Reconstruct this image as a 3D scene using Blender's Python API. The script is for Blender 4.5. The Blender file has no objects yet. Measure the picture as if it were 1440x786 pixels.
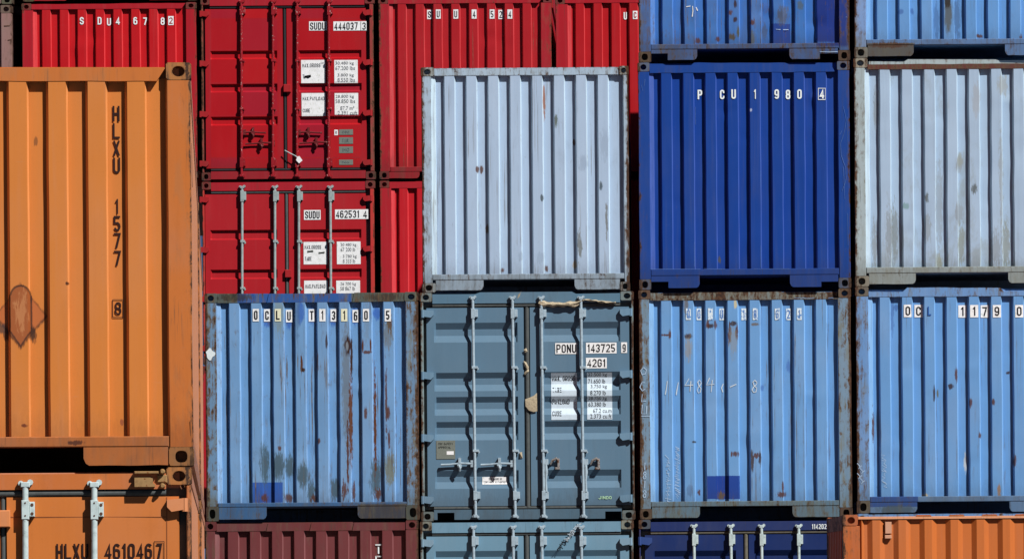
import bpy, bmesh, math, random
from mathutils import Vector, Matrix, noise
random.seed(7)
scene = bpy.context.scene
C = scene.collection

# ------------------------------------------------------------------ survey of the yard
# camera constants; the surveyed positions below are in photograph pixels and are turned into metres
F, VX, VY, ROLL, CAMZ = 7473.0, 923.0, 826.0, math.radians(0.45), 1.836
CR, SR = math.cos(ROLL), math.sin(ROLL)

def unroll(px, py):
    dx, dy = px - VX, VY - py
    return dx*CR + dy*SR, -dx*SR + dy*CR

# ------------------------------------------------------------------ materials
GAIN, TINT = 0.96, (1.0, 1.065, 1.06)
def lin(c):
    c = c/255.0
    return c/12.92 if c <= 0.04045 else ((c+0.055)/1.055)**2.4
def alb(rgb, k=1.0):
    return tuple(min(0.94, lin(v)*k*q/GAIN) for v, q in zip(rgb, TINT)) + (1.0,)

class NT:
    def __init__(s, name):
        s.m = bpy.data.materials.new(name); s.m.use_nodes = True
        s.t = s.m.node_tree; s.t.nodes.clear()
        s.out = s.n('ShaderNodeOutputMaterial'); s.b = s.n('ShaderNodeBsdfPrincipled')
        s.l(s.b.outputs[0], s.out.inputs[0])
        s.tc = s.n('ShaderNodeTexCoord'); s.P = s.tc.outputs['Object']
    def n(s, t): return s.t.nodes.new(t)
    def l(s, a, b): s.t.links.new(a, b)
    def val(s, sock, v):
        if hasattr(v, 'is_output'): s.l(v, sock)
        else: sock.default_value = v
    def math(s, op, a, b=None, c=None, clamp=False):
        n = s.n('ShaderNodeMath'); n.operation = op; n.use_clamp = clamp
        for i, v in enumerate((a, b, c)):
            if v is not None: s.val(n.inputs[i], v)
        return n.outputs[0]
    def vec(s, op, a, b=None):
        n = s.n('ShaderNodeVectorMath'); n.operation = op
        s.val(n.inputs[0], a)
        if b is not None: s.val(n.inputs[1], b)
        return n.outputs[1] if op in ('LENGTH', 'DOT_PRODUCT') else n.outputs[0]
    def noise(s, scale, off=(0,0,0), detail=4, rough=0.55, dist=0.0):
        v = s.vec('MULTIPLY', s.vec('ADD', s.P, off), scale)
        n = s.n('ShaderNodeTexNoise'); s.l(v, n.inputs['Vector'])
        n.inputs['Scale'].default_value = 1; n.inputs['Detail'].default_value = detail
        n.inputs['Roughness'].default_value = rough; n.inputs['Distortion'].default_value = dist
        return n.outputs[0]
    def ramp(s, v, a, b, lo=0.0, hi=1.0):
        n = s.n('ShaderNodeMapRange'); n.interpolation_type = 'SMOOTHSTEP'
        s.val(n.inputs[0], v); s.val(n.inputs[1], a); s.val(n.inputs[2], b); s.val(n.inputs[3], lo); s.val(n.inputs[4], hi)
        return n.outputs[0]
    def mix(s, f, a, b, mode='MIX'):
        n = s.n('ShaderNodeMix'); n.data_type = 'RGBA'; n.blend_type = mode
        s.val(n.inputs[0], f); s.val(n.inputs[6], a); s.val(n.inputs[7], b)
        return n.outputs[2]

RUST_D, RUST_L = (0.030, 0.014, 0.009, 1), (0.105, 0.047, 0.022, 1)

CUR_HX = [0]
def paint(name, rgb, rust=0.0, stain=0.0, fade=0.25, streak=0.3, grime=0.2, spots=(), edge=0.0, rough=0.5, bottom=0.0,
          wear=None, k=1.0, relief=0.0, grime_rgb=(70, 66, 58), spec=0.35):
    """old container paint: faded, streaked, grimy, rusting; spots = marks at fixed places on the metal"""
    t = NT(name); o = tuple(random.uniform(-40, 40) for _ in range(3))
    base = alb(rgb, k)
    n1 = t.noise((1.7, 1.7, 0.9), o, 5, 0.6)
    n2 = t.noise((16, 16, 0.55), o, 4, 0.6)
    n3 = t.noise((70, 70, 60), o, 3, 0.6)
    pale = tuple(min(1, c*0.72 + 0.28*(sum(base[:3])/3*1.0 + 0.08)) for c in base[:3]) + (1,)
    dark = tuple(c*0.68 for c in base[:3]) + (1,)
    col = t.mix(t.ramp(n1, 0.42, 0.72, 0, fade*1.6), base, pale)
    col = t.mix(t.ramp(n2, 0.5, 0.75, 0, streak), col, dark)
    col = t.mix(t.ramp(n2, 0.48, 0.27, 0, streak*0.8), col, pale)
    col = t.mix(t.ramp(n3, 0.56, 0.75, 0, 0.22), col, dark)
    g = t.noise((4.5, 4.5, 1.6), tuple(v+9 for v in o), 8, 0.68, 0.4)
    gr = tuple(lin(v) for v in grime_rgb) + (1,)
    zz = t.n('ShaderNodeSeparateXYZ'); t.l(t.P, zz.inputs[0]); Z = zz.outputs[2]
    low = t.ramp(Z, 0.9, 0.12, 0, 1)
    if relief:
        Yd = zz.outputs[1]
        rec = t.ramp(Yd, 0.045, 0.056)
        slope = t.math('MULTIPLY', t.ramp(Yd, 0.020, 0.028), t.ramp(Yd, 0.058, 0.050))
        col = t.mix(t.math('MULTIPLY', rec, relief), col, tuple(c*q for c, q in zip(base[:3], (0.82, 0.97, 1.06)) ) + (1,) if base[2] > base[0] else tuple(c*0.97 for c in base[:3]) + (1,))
        scuff_or_highlight = t.ramp(t.noise((30, 30, 2.2), tuple(v+41 for v in o), 6, 0.7), 0.30, 0.60, 0.38, 0.85)
        col = t.mix(t.math('MULTIPLY', slope, scuff_or_highlight), col, tuple(min(0.95, c*1.45+0.07) for c in base[:3]) + (1,))  # highlight of sunlit rib slopes painted into the colour, broken up like wear
    gm = t.ramp(t.math('ADD', g, t.math('MULTIPLY', low, 0.10)), 0.54, 0.74, 0, grime)
    col = t.mix(gm, col, gr)
    wn = t.noise((34, 34, 26), o, 4, 0.65); ws = t.noise((62, 62, 13), tuple(v+61 for v in o), 6, 0.7)
    for sp in spots:
        x, z, rx, rz, rgb2, kind, amp, alpha = sp
        if rgb2[0] > rgb2[2]+12 and rgb2[0] < 150 and kind == 'ell': rgb2 = (rgb2[0]*0.76, rgb2[1]*0.74, rgb2[2]*0.62)
        v = t.vec('MULTIPLY', t.vec('SUBTRACT', t.P, (x, 0, z)), (1/rx, 0, 1/rz))
        if kind in ('ell', 'disk'): d = t.vec('LENGTH', v)
        else:
            a = t.vec('ABSOLUTE', v); q = t.n('ShaderNodeSeparateXYZ'); t.l(a, q.inputs[0])
            d = t.math('MAXIMUM' if kind == 'box' else 'ADD', q.outputs[0], q.outputs[2])
        d = t.math('ADD', d, t.math('MULTIPLY', t.math('SUBTRACT', ws, 0.5), amp*(1.25 if kind == 'ell' else 1.0)))
        soft = 0.1 if kind == 'disk' else 0.04 if kind == 'box' else (0.5 if kind == 'ell' else 0.12)
        m = t.ramp(d, 1.0, 1.0-soft, 0, alpha)
        col = t.mix(m, col, tuple(lin(c)/GAIN for c in rgb2) + (1,))
    rn = t.noise((15, 15, 7.5), tuple(v-5 for v in o), 10, 0.74, 0.3)
    dr = t.noise((44, 44, 1.3), tuple(v+3 for v in o), 5, 0.6)
    score = t.math('ADD', t.math('MULTIPLY', rn, 0.68), t.math('MULTIPLY', dr, 0.32))
    if relief: score = t.math('ADD', score, t.math('MULTIPLY', slope, 0.035))
    if edge and CUR_HX[0]:
        ax = t.math('ABSOLUTE', zz.outputs[0])
        score = t.math('ADD', score, t.math('MULTIPLY', t.ramp(ax, CUR_HX[0]-0.06, CUR_HX[0]-0.004), 0.15))
    if bottom: score = t.math('ADD', score, t.math('MULTIPLY', t.ramp(Z, 0.32, 0.10), bottom))
    if edge:
        bv = t.n('ShaderNodeBevel'); bv.samples = 4; bv.inputs[0].default_value = 0.018
        ge = t.n('ShaderNodeNewGeometry')
        e = t.math('SUBTRACT', 1.0, t.vec('DOT_PRODUCT', bv.outputs[0], ge.outputs['Normal']))
        score = t.math('ADD', score, t.math('MULTIPLY', t.math('MINIMUM', e, 0.3), edge))
    th = 0.74 - 0.235*rust
    stm = t.ramp(score, th-0.10, th+0.01, 0, min(1, 0.25+stain))
    if rust <= 0: stm = t.math('MULTIPLY', stm, 0.0)
    col = t.mix(stm, col, (0.12, 0.075, 0.04, 1))
    if relief and rust >= 0.2:
        fs = t.noise((52, 52, 0.75), tuple(v+23 for v in o), 4, 0.6); fg = t.noise((6, 6, 1.0), tuple(v+57 for v in o), 4, 0.6)
        fm = t.math('MULTIPLY', t.ramp(fs, 0.55, 0.64), t.ramp(fg, 0.49, 0.62))
        col = t.mix(t.math('MULTIPLY', fm, min(0.9, rust*2.0)), col, t.mix(t.ramp(ws, 0.42, 0.6), (0.17, 0.13, 0.085, 1), (0.06, 0.032, 0.018, 1)))
    if edge:
        fs = t.noise((75, 75, 2.0), tuple(v+23 for v in o), 5, 0.62)
        fg = t.noise((5, 5, 2.4), tuple(v+57 for v in o), 4, 0.6)
        fm = t.math('MULTIPLY', t.ramp(fs, 0.55, 0.68), t.ramp(fg, 0.46, 0.62))
        col = t.mix(t.math('MULTIPLY', fm, 0.25+0.75*rust), col, (0.06, 0.05, 0.038, 1))
        col = t.mix(t.math('MULTIPLY', t.ramp(t.noise((14, 14, 3.0), tuple(v+77 for v in o), 6, 0.65), 0.5, 0.68), 0.75*stain), col, tuple(lin(v) for v in (122, 118, 92))+(1,))
    rm = t.ramp(score, th, th+0.035)
    if rust <= 0: rm = t.math('MULTIPLY', rm, 0.0)
    rc = t.mix(t.ramp(wn, 0.35, 0.68), RUST_D, RUST_L)
    col = t.mix(rm, col, rc)
    if wear:
        w = t.noise((5, 5, 3), tuple(v+17 for v in o), 9, 0.7, 0.2)
        col = t.mix(t.ramp(w, 0.585, 0.61, 0, 0.85), col, alb(wear))
    sc = t.noise((9, 9, 160), tuple(v+71 for v in o), 3, 0.5); sm = t.noise((5, 5, 7), tuple(v+83 for v in o), 3, 0.6)
    col = t.mix(t.math('MULTIPLY', t.ramp(sc, 0.66, 0.72), t.ramp(sm, 0.52, 0.66, 0, 0.4)), col, pale)
    sv = t.noise((190, 190, 4), tuple(v+91 for v in o), 3, 0.5)
    col = t.mix(t.math('MULTIPLY', t.ramp(sv, 0.66, 0.74), t.ramp(sm, 0.36, 0.5, 0.35, 0)), col, dark)
    ed = t.ramp(t.math('ADD', Z, t.math('MULTIPLY', t.math('SUBTRACT', ws, 0.5), 0.35)), 0.40, 0.14)
    col = t.mix(t.math('MULTIPLY', ed, 0.18+0.5*grime), col, tuple(c*0.5 for c in gr[:3]) + (1,))
    t.l(col, t.b.inputs['Base Color'])
    r = t.math('ADD', t.math('MULTIPLY', rm, 0.35), t.math('ADD', rough, t.math('MULTIPLY', t.math('SUBTRACT', g, 0.5), 0.35)), clamp=True)
    t.l(r, t.b.inputs['Roughness'])
    t.b.inputs['Specular IOR Level'].default_value = spec
    bp = t.n('ShaderNodeBump'); bp.inputs['Strength'].default_value = 0.22; bp.inputs['Distance'].default_value = 0.006
    big = t.noise((3.2, 3.2, 1.3), tuple(v+31 for v in o), 3, 0.5)
    h = t.math('ADD', t.math('MULTIPLY', big, 1.6), t.math('ADD', t.math('MULTIPLY', wn, 0.18), t.math('MULTIPLY', rm, 0.3)))
    t.l(h, bp.inputs['Height']); t.l(bp.outputs[0], t.b.inputs['Normal'])
    return t.m

def plain(name, rgb, rough=0.6, var=0.2, metal=0.0, scale=25, k=1.0, worn=None, worn_amt=0.6):
    t = NT(name); o = tuple(random.uniform(-40, 40) for _ in range(3))
    b = alb(rgb, k)
    n = t.noise((scale,)*3, o, 6, 0.65)
    col = t.mix(t.ramp(n, 0.4, 0.72, 0, var*1.6), b, tuple(c*0.55 for c in b[:3]) + (1,))
    if worn:
        w = t.noise((45, 45, 30), o, 6, 0.7)
        col = t.mix(t.ramp(w, worn_amt, worn_amt+0.04), col, alb(worn))
    t.l(col, t.b.inputs['Base Color'])
    t.b.inputs['Roughness'].default_value = rough; t.b.inputs['Metallic'].default_value = metal
    t.b.inputs['Specular IOR Level'].default_value = 0.3
    return t.m

M_WHITE = plain('white_vinyl', (246, 248, 250), 0.55, 0.18, scale=18, worn=(206, 204, 194), worn_amt=0.58)
M_CREAM = plain('yellowed_vinyl', (234, 226, 196), 0.6, 0.2)
M_GREYV = plain('dull_vinyl', (206, 216, 228), 0.6, 0.14)
M_WORNW = plain('worn_white_vinyl', (222, 230, 246), 0.6, 0.1, worn=(100, 142, 198), worn_amt=0.53)
M_BLACK = plain('black_lettering', (26, 26, 30), 0.6, 0.1)
M_FADED = plain('faded_black_lettering', (96, 98, 104), 0.7, 0.3, scale=60)
M_BROWN = plain('dark_brown_lettering', (40, 13, 9), 0.6, 0.1)
M_GHOST = plain('ghost_blue_lettering', (84, 126, 190), 0.6, 0.2, worn=(222, 230, 246), worn_amt=0.56)
M_WTEXT = plain('white_lettering', (236, 238, 242), 0.55, 0.08)
M_GASK = plain('black_rubber', (46, 45, 48), 0.85, 0.3)
M_GASKG = plain('grey_rubber', (84, 86, 86), 0.85, 0.35)
M_GASKT = plain('tan_rubber', (112, 104, 92), 0.85, 0.4)
M_CLOTH = plain('torn_tan_rubber', (188, 168, 142), 0.9, 0.6, scale=55)
M_GALV = plain('galvanised_steel', (166, 180, 192), 0.5, 0.4, scale=22, worn=(112, 88, 70), worn_amt=0.63)
M_GREYROD = plain('dull_grey_steel', (158, 166, 166), 0.55, 0.4, scale=22, worn=(104, 84, 70), worn_amt=0.63)
M_GALVW = plain('pale_grey_steel', (194, 204, 204), 0.5, 0.35, scale=22, worn=(118, 92, 72), worn_amt=0.63)
M_REDBAR = plain('chipped_red_steel', (150, 22, 32), 0.5, 0.3, worn=(196, 176, 170), worn_amt=0.60)
M_HW_DARK = plain('dark_rusty_steel', (92, 60, 44), 0.7, 0.4, scale=40)
M_CATCH = plain('grey_brown_steel', (142, 136, 134), 0.6, 0.3, scale=35, worn=(104, 66, 46), worn_amt=0.53)
M_LUG = plain('worn_yellow_steel', (158, 120, 78), 0.6, 0.35, scale=45, worn=(120, 66, 34), worn_amt=0.58)
M_TAGP = plain('grey_data_plate', (122, 124, 116), 0.5, 0.3, scale=90)
M_CHALK = plain('chalk', (206, 214, 226), 0.9, 0.3, scale=120)
M_SCRAWL = plain('faint_chalk', (184, 204, 230), 0.9, 0.3, scale=120)
M_INNER = plain('dark_underside', (46, 44, 46), 0.9, 0.2)
M_SCR = plain('pale_blue_scratch', (88, 116, 178), 0.8, 0.4, scale=60)
M_GREEN = plain('pale_green_lettering', (190, 226, 180), 0.6, 0.1)
M_POO = plain('white_splash', (226, 228, 230), 0.9, 0.25, scale=60)

# ------------------------------------------------------------------ mesh helpers
class MB:
    def __init__(s): s.v, s.f = [], []
    def add(s, vs, fs):
        b = len(s.v); s.v += [tuple(p) for p in vs]; s.f += [tuple(i+b for i in f) for f in fs]; return s
    def box(s, x0, x1, y0, y1, z0, z1, ch=0.0):
        if x1 < x0: x0, x1 = x1, x0
        if z1 < z0: z0, z1 = z1, z0
        c = min(ch, (x1-x0)*0.3, (z1-z0)*0.3, (y1-y0)*0.6)
        if c <= 0:
            vs = [(x, y, z) for y in (y0, y1) for z in (z0, z1) for x in (x0, x1)]
            return s.add(vs, [(0,1,3,2), (4,6,7,5), (0,4,5,1), (2,3,7,6), (0,2,6,4), (1,5,7,3)])
        r0 = [(x0+c,y0,z0+c),(x1-c,y0,z0+c),(x1-c,y0,z1-c),(x0+c,y0,z1-c)]
        r1 = [(x0,y0+c,z0),(x1,y0+c,z0),(x1,y0+c,z1),(x0,y0+c,z1)]
        r2 = [(x0,y1,z0),(x1,y1,z0),(x1,y1,z1),(x0,y1,z1)]
        fs = [(0,1,2,3)]
        for a in (0, 4):
            for i in range(4):
                j = (i+1) % 4; fs.append((a+i, a+4+i, a+4+j, a+j))
        fs.append((11,10,9,8))
        return s.add(r0+r1+r2, fs)
    def prism(s, poly, y0, y1, ch=0.0):
        """polygon in x,z extruded in depth"""
        ar = sum(poly[i][0]*poly[(i+1) % len(poly)][1] - poly[(i+1) % len(poly)][0]*poly[i][1] for i in range(len(poly)))
        if ar < 0: poly = poly[::-1]
        n = len(poly)
        vs = [(x, y0, z) for x, z in poly] + [(x, y1, z) for x, z in poly]
        fs = [tuple(range(n)), tuple(range(2*n-1, n-1, -1))]
        for i in range(n):
            j = (i+1) % n; fs.append((i, i+n, j+n, j))
        return s.add(vs, fs)
    def tube(s, pts, r, n=10, cap=True):
        pts = [Vector(p) for p in pts]; rs = r if isinstance(r, (list, tuple)) else [r]*len(pts)
        rings = []
        for i, p in enumerate(pts):
            d = (pts[min(i+1, len(pts)-1)] - pts[max(i-1, 0)]).normalized()
            a = d.cross(Vector((0, 1, 0))) if abs(d.y) < 0.9 else d.cross(Vector((1, 0, 0)))
            a.normalize(); b = d.cross(a)
            rings.append([p + (a*math.cos(2*math.pi*k/n) + b*math.sin(2*math.pi*k/n))*rs[i] for k in range(n)])
        vs = [q for g in rings for q in g]; fs = []
        for i in range(len(pts)-1):
            for k in range(n):
                j = (k+1) % n; fs.append((i*n+k, i*n+j, (i+1)*n+j, (i+1)*n+k))
        if cap:
            fs.append(tuple(range(n-1, -1, -1))); fs.append(tuple((len(pts)-1)*n+k for k in range(n)))
        return s.add(vs, fs)
    def build(s, name, mat, parent=None, smooth=True):
        me = bpy.data.meshes.new(name); me.from_pydata(s.v, [], s.f); me.materials.append(mat)
        bm = bmesh.new(); bm.from_mesh(me); bmesh.ops.recalc_face_normals(bm, faces=bm.faces); bm.to_mesh(me); bm.free()
        if smooth:
            me.shade_smooth(); me.set_sharp_from_angle(angle=math.radians(14 if name == 'door' else 28))
        me.update()
        o = bpy.data.objects.new(name, me); C.objects.link(o)
        if parent is not None: o.parent = parent
        return o

def sheet(mb, xs, zs, fy):
    """a sheet over x,z whose depth is fy(x,z)"""
    vs = [(x, fy(x, z), z) for z in zs for x in xs]; w = len(xs)
    fs = [(j*w+i, j*w+i+1, (j+1)*w+i+1, (j+1)*w+i) for j in range(len(zs)-1) for i in range(w-1)]
    return mb.add(vs, fs)

_txt = {}
def glyphs(s, bold=0.012):
    if (s, bold) in _txt: return _txt[s, bold]
    cu = bpy.data.curves.new('lettering', 'FONT'); cu.body = s; cu.size = 1.0; cu.offset = bold; cu.resolution_u = 3
    ob = bpy.data.objects.new('lettering', cu); C.objects.link(ob)
    bpy.context.view_layer.update()
    dg = bpy.context.evaluated_depsgraph_get()
    me = bpy.data.meshes.new_from_object(ob.evaluated_get(dg))
    vs = [(v.co.x, v.co.y) for v in me.vertices]; fs = [tuple(p.vertices) for p in me.polygons]
    bpy.data.objects.remove(ob); bpy.data.meshes.remove(me); bpy.data.curves.remove(cu)
    x0, x1 = min(v[0] for v in vs), max(v[0] for v in vs); y0, y1 = min(v[1] for v in vs), max(v[1] for v in vs)
    vs = [((x-x0)/(x1-x0), (y-y0)/(y1-y0)) for x, y in vs]
    _txt[s, bold] = (vs, fs); return _txt[s, bold]

def arc(cx, cy, rx, ry, a0, a1, n=7):
    return [(cx+rx*math.cos(math.radians(a0+(a1-a0)*i/n)), cy+ry*math.sin(math.radians(a0+(a1-a0)*i/n))) for i in range(n+1)]
def rrect(l, r, b, t, q):
    return arc(r-q, t-q, q, q, 0, 90, 4)+arc(l+q, t-q, q, q, 90, 180, 4)+arc(l+q, b+q, q, q, 180, 270, 4)+arc(r-q, b+q, q, q, 270, 360, 4)
STROKED = set('0123456789SUDHLXOCTPNEGMARBYIJVKF.')
def strokes(ch, w, h, t):
    """condensed stencil-style capitals and digits: list of (points, closed)"""
    l, r, b, tp = t/2, w-t/2, t/2, h-t/2; c, m = w/2, h/2; R = (r-l)/2; q = R*0.92; u = (tp-m)/2; d = (m-b)/2
    if ch in 'O0': return [(rrect(l, r, b, tp, q), True)]
    if ch == 'C': return [([(r, tp-h*.28)]+arc(c, tp-R, R, R, 0, 180)+arc(c, b+R, R, R, 180, 360)+[(r, b+h*.28)], False)]
    if ch == 'U': return [([(l, h)]+arc(c, b+R, R, R, 180, 360)+[(r, h)], False)]
    if ch == 'S': return [([(r, tp-h*.24)]+arc(c, tp-R, R, R, 0, 180)+[(l, m+h*.10), (r, m-h*.10)]+arc(c, b+R, R, R, 0, -180)+[(l, b+h*.24)], False)]
    if ch == 'D': return [([(l, b)]+arc(r-q, b+q, q, q, 270, 360, 4)+arc(r-q, tp-q, q, q, 0, 90, 4)+[(l, tp)], True)]
    if ch == 'P': return [([(l, 0), (l, tp)]+arc(r-q, tp-min(q, u), q, min(q, u), 90, 0, 4)+arc(r-q, m-h*.04+min(q, u), q, min(q, u), 0, -90, 4)+[(l, m-h*.04)], False)]
    if ch == 'H': return [([(l, 0), (l, h)], False), ([(r, 0), (r, h)], False), ([(l, m), (r, m)], False)]
    if ch == 'L': return [([(l, h), (l, b), (w, b)], False)]
    if ch == 'X': return [([(l, 0), (r, h)], False), ([(l, h), (r, 0)], False)]
    if ch == 'T': return [([(0, tp), (w, tp)], False), ([(c, 0), (c, tp)], False)]
    if ch == 'N': return [([(l, 0), (l, h)], False), ([(l, h-t*.6), (r, t*.6)], False), ([(r, 0), (r, h)], False)]
    if ch == 'E': return [([(w, tp), (l, tp), (l, b), (w, b)], False), ([(l, m), (w*.85, m)], False)]
    if ch == '1': return [([(w*.66, 0), (w*.66, h)], False), ([(w*.62, h-t*.5), (l, h*.74)], False)]
    if ch == '2': return [(arc(c, tp-R, R, R, 180, 0)+[(r, m+h*.08), (l, b+h*.02), (l, b), (w, b)], False)]
    if ch == '3': return [(arc(c, tp-u, R, u, 170, -80)+[(c-w*.08, m)], False), ([(c-w*.08, m)]+arc(c, b+d, R, d, 80, -170), False)]
    if ch == '4': return [([(w*.7, 0), (w*.7, tp), (l, h*.27), (w, h*.27)], False)]
    if ch == '5': return [([(w*.95, tp), (l*1.2, tp), (l, m+h*.03)]+arc(c, b+d*1.1, R, d*1.1, 115, -160), False)]
    if ch == '6': return [(rrect(l, r, b, m+h*.09, q*.95), True), ([(l, b+R)]+arc(c, tp-R, R, R, 180, 15), False)]
    if ch == '9': return [([(w-x, h-y) for x, y in p], k) for p, k in strokes('6', w, h, t)]
    if ch == '8': return [(rrect(l+R*.08, r-R*.08, m, tp, q*.85), True), (rrect(l, r, b, m, q*.9), True)]
    if ch == 'G': return [([(r, tp-h*.28)]+arc(c, tp-R, R, R, 0, 180)+arc(c, b+R, R, R, 180, 360)+[(r, m-h*.02), (c, m-h*.02)], False)]
    if ch == 'M': return [([(l, 0), (l, tp), (c, m*.7), (r, tp), (r, 0)], False)]
    if ch == 'A': return [([(l, 0), (c, tp), (r, 0)], False), ([(l+R*.4, h*.3), (r-R*.4, h*.3)], False)]
    if ch == 'R': return strokes('P', w, h, t) + [([(c, m-h*.04), (r, 0)], False)]
    if ch == 'B': return [([(l, b), (l, tp), (r-q*.6, tp), (r, tp-u*.4), (r, m+u*.4), (r-q*.6, m), (r, m-u*.4), (r, b+u*.4), (r-q*.6, b)], True), ([(l, m), (r-q*.6, m)], False)]
    if ch == 'Y': return [([(l, h), (c, m), (r, h)], False), ([(c, 0), (c, m)], False)]
    if ch == 'I': return [([(c, 0), (c, h)], False)]
    if ch == 'J': return [([(r, h), (r, b+R)]+arc(c, b+R, R, R, 0, -180), False)]
    if ch == 'V': return [([(l, h), (c, b), (r, h)], False)]
    if ch == 'K': return [([(l, 0), (l, h)], False), ([(r, h), (l, m*.9), (r, 0)], False)]
    if ch == 'F': return [([(w, tp), (l, tp), (l, 0)], False), ([(l, m), (w*.85, m)], False)]
    if ch == '.': return [([(0, t*.5), (w, t*.5)], False)]
    if ch == '7': return [([(0, tp), (r, tp), (w*.36, 0)], False)]
def thick(pts, closed, t):
    n = len(pts); P = [Vector(p) for p in pts]; L, Q = [], []
    for i in range(n):
        a = P[i]-P[i-1] if (closed or i > 0) else P[1]-P[0]
        b = P[(i+1) % n]-P[i] if (closed or i < n-1) else P[-1]-P[-2]
        if a.length < 1e-7: a = b
        if b.length < 1e-7: b = a
        a.normalize(); b.normalize()
        na, nb = Vector((-a.y, a.x)), Vector((-b.y, b.x)); k = na+nb
        k = k.normalized() if k.length > 1e-6 else na
        k *= t/2/max(0.55, k.dot(nb)); L.append(P[i]+k); Q.append(P[i]-k)
    vs = [tuple(v) for p in zip(L, Q) for v in p]; e = n if closed else n-1
    return vs, [(2*i, 2*i+1, 2*((i+1) % n)+1, 2*((i+1) % n)) for i in range(e)]

# ------------------------------------------------------------------ container base
class Container:
    def __init__(s, label, xl, xr, yt, yb, scale, yaw=0.0, L=12.19, group='stacked shipping containers'):
        s.Y = F/scale; s.s = scale
        xm, ym = (xl+xr)/2, (yt+yb)/2
        a0, a1 = unroll(xl, ym)[0], unroll(xr, ym)[0]
        s.W = (a1-a0)/scale; s.X = (a0+a1)/2/scale
        s.Zb = CAMZ + unroll(xm, yb)[1]/scale; s.H = CAMZ + unroll(xm, yt)[1]/scale - s.Zb
        s.L = L; s.yaw = yaw
        e = bpy.data.objects.new('shipping_container', None); C.objects.link(e)
        e.empty_display_size = 0.5
        e.location = (s.X, s.Y, s.Zb); e.rotation_euler = (0, 0, yaw)
        e['label'] = label; e['category'] = 'container'; e['group'] = group
        s.root = e
        s.depth = lambda x, z: 0.012
        s.hx = s.W/2; CUR_HX[0] = s.hx
    def P(s, px, py):
        a, b = unroll(px, py); return a/s.s - s.X, b/s.s + CAMZ - s.Zb
    def X_(s, px, py): return s.P(px, py)[0]
    def Z_(s, px, py): return s.P(px, py)[1]
    def part(s, mb, name, mat, parent=None, smooth=True, label=None):
        o = mb.build(name, mat, parent or s.root, smooth)
        if label: o['label'] = label
        return o
    def rect(s, x0, y0, x1, y1):
        xm, ym = (x0+x1)/2, (y0+y1)/2
        return s.X_(x0, ym), s.X_(x1, ym), s.Z_(xm, y1), s.Z_(xm, y0)
    def shell(s, mat, bottom=0.15, corr=False):
        m = MB(); h = s.hx-0.03
        if not corr:
            m.box(-h, h, 0.085, s.L, bottom, s.H-0.03)
            m.box(-h, h, min(1.6, s.L*0.5), s.L-0.02, 0.004, bottom-0.002); m.box(-h, h, min(1.6, s.L*0.5), s.L-0.02, s.H-0.028, s.H-0.004)
        else:
            m.box(-h+0.05, h-0.05, 0.085, s.L-0.01, bottom, s.H-0.03)
            for sg in (-1, 1):
                xs = sg*(s.hx-0.012); xi = sg*(s.hx-0.048)
                pts = []; y = 0.17
                while y < s.L-0.3:
                    pts += [(xs, y), (xs, y+0.072), (xi, y+0.140), (xi, y+0.210)]; y += 0.278
                vs = [(x, yy, z) for z in (0.15, s.H-0.10) for x, yy in pts]; n = len(pts)
                m.add(vs, [(i, i+1, n+i+1, n+i) for i in range(n-1)])
                m.box(xs-0.004, xs+0.006, 0.16, s.L, s.H-0.10, s.H-0.015)      # top rail
                m.box(xs-0.03, xs+0.006, 0.16, s.L, 0.03, 0.17)                # bottom rail
        s.part(m, 'container_body', mat, smooth=False)
    def casting(s, x0, x1, z0, z1, mat, rnd=False, cx=None):
        m = MB(); n = 32; w, h = x1-x0, z1-z0
        cx, cz = (x0+x1)/2 if cx is None else cx, (z0+z1)/2; r = 0.014
        rx, rz = (w*0.235, h*0.31) if not rnd else (w*0.245, h*0.30)
        out, inn = [], []
        for k in range(n):
            a = 2*math.pi*(k+0.5)/n; ca, sa = math.cos(a), math.sin(a)
            t = min((w/2)/max(abs(ca), 1e-6), (h/2)/max(abs(sa), 1e-6)); x, z = ca*t, sa*t
            ex, ez = abs(x)-(w/2-r), abs(z)-(h/2-r)
            if ex > 0 and ez > 0:
                l = math.hypot(ex, ez); q = r/l
                x = math.copysign(w/2-r+ex*q, x); z = math.copysign(h/2-r+ez*q, z)
            out.append(((x0+x1)/2+x, cz+z))
            p = 2.6 if not rnd else 2.0
            e = (abs(ca)**p + abs(sa)**p)**(-1/p)
            inn.append((cx+ca*e*rx, cz+sa*e*rz))
        L = [[(x, 0.0, z) for x, z in inn], [((x-cx)*1.05+cx, 0.0, (z-cz)*1.05+cz) for x, z in inn], [((x-(x0+x1)/2)*0.96+(x0+x1)/2, 0.0, (z-cz)*0.96+cz) for x, z in out],
             [(x, 0.006, z) for x, z in out], [(x, 0.168, z) for x, z in out]]
        L = [[(x, 0.11, z) for x, z in inn]] + L
        vs = [p for g in L for p in g]; fs = []
        for g in range(len(L)-1):
            for k in range(n):
                j = (k+1) % n; fs.append((g*n+k, g*n+j, (g+1)*n+j, (g+1)*n+k))
        fs.append(tuple(range(n))); fs.append(tuple((len(L)-1)*n+k for k in range(n-1, -1, -1)))
        m.add(vs, fs)
        return s.part(m, 'corner_casting', mat)
    # lettering and decals sit on the metal, following its depth
    def decal(s, name, x0, y0, x1, y1, mat, parent=None, off=0.003, nz=14, nx=2):
        a, b, z0, z1 = s.rect(x0, y0, x1, y1)
        m = MB(); zs = [z0+(z1-z0)*i/nz for i in range(nz+1)]; xs = [a+(b-a)*i/nx for i in range(nx+1)]
        sheet(m, xs, zs, lambda x, z: s.depth(x, z)-off)
        return s.part(m, name, mat, parent, smooth=False)
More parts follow.
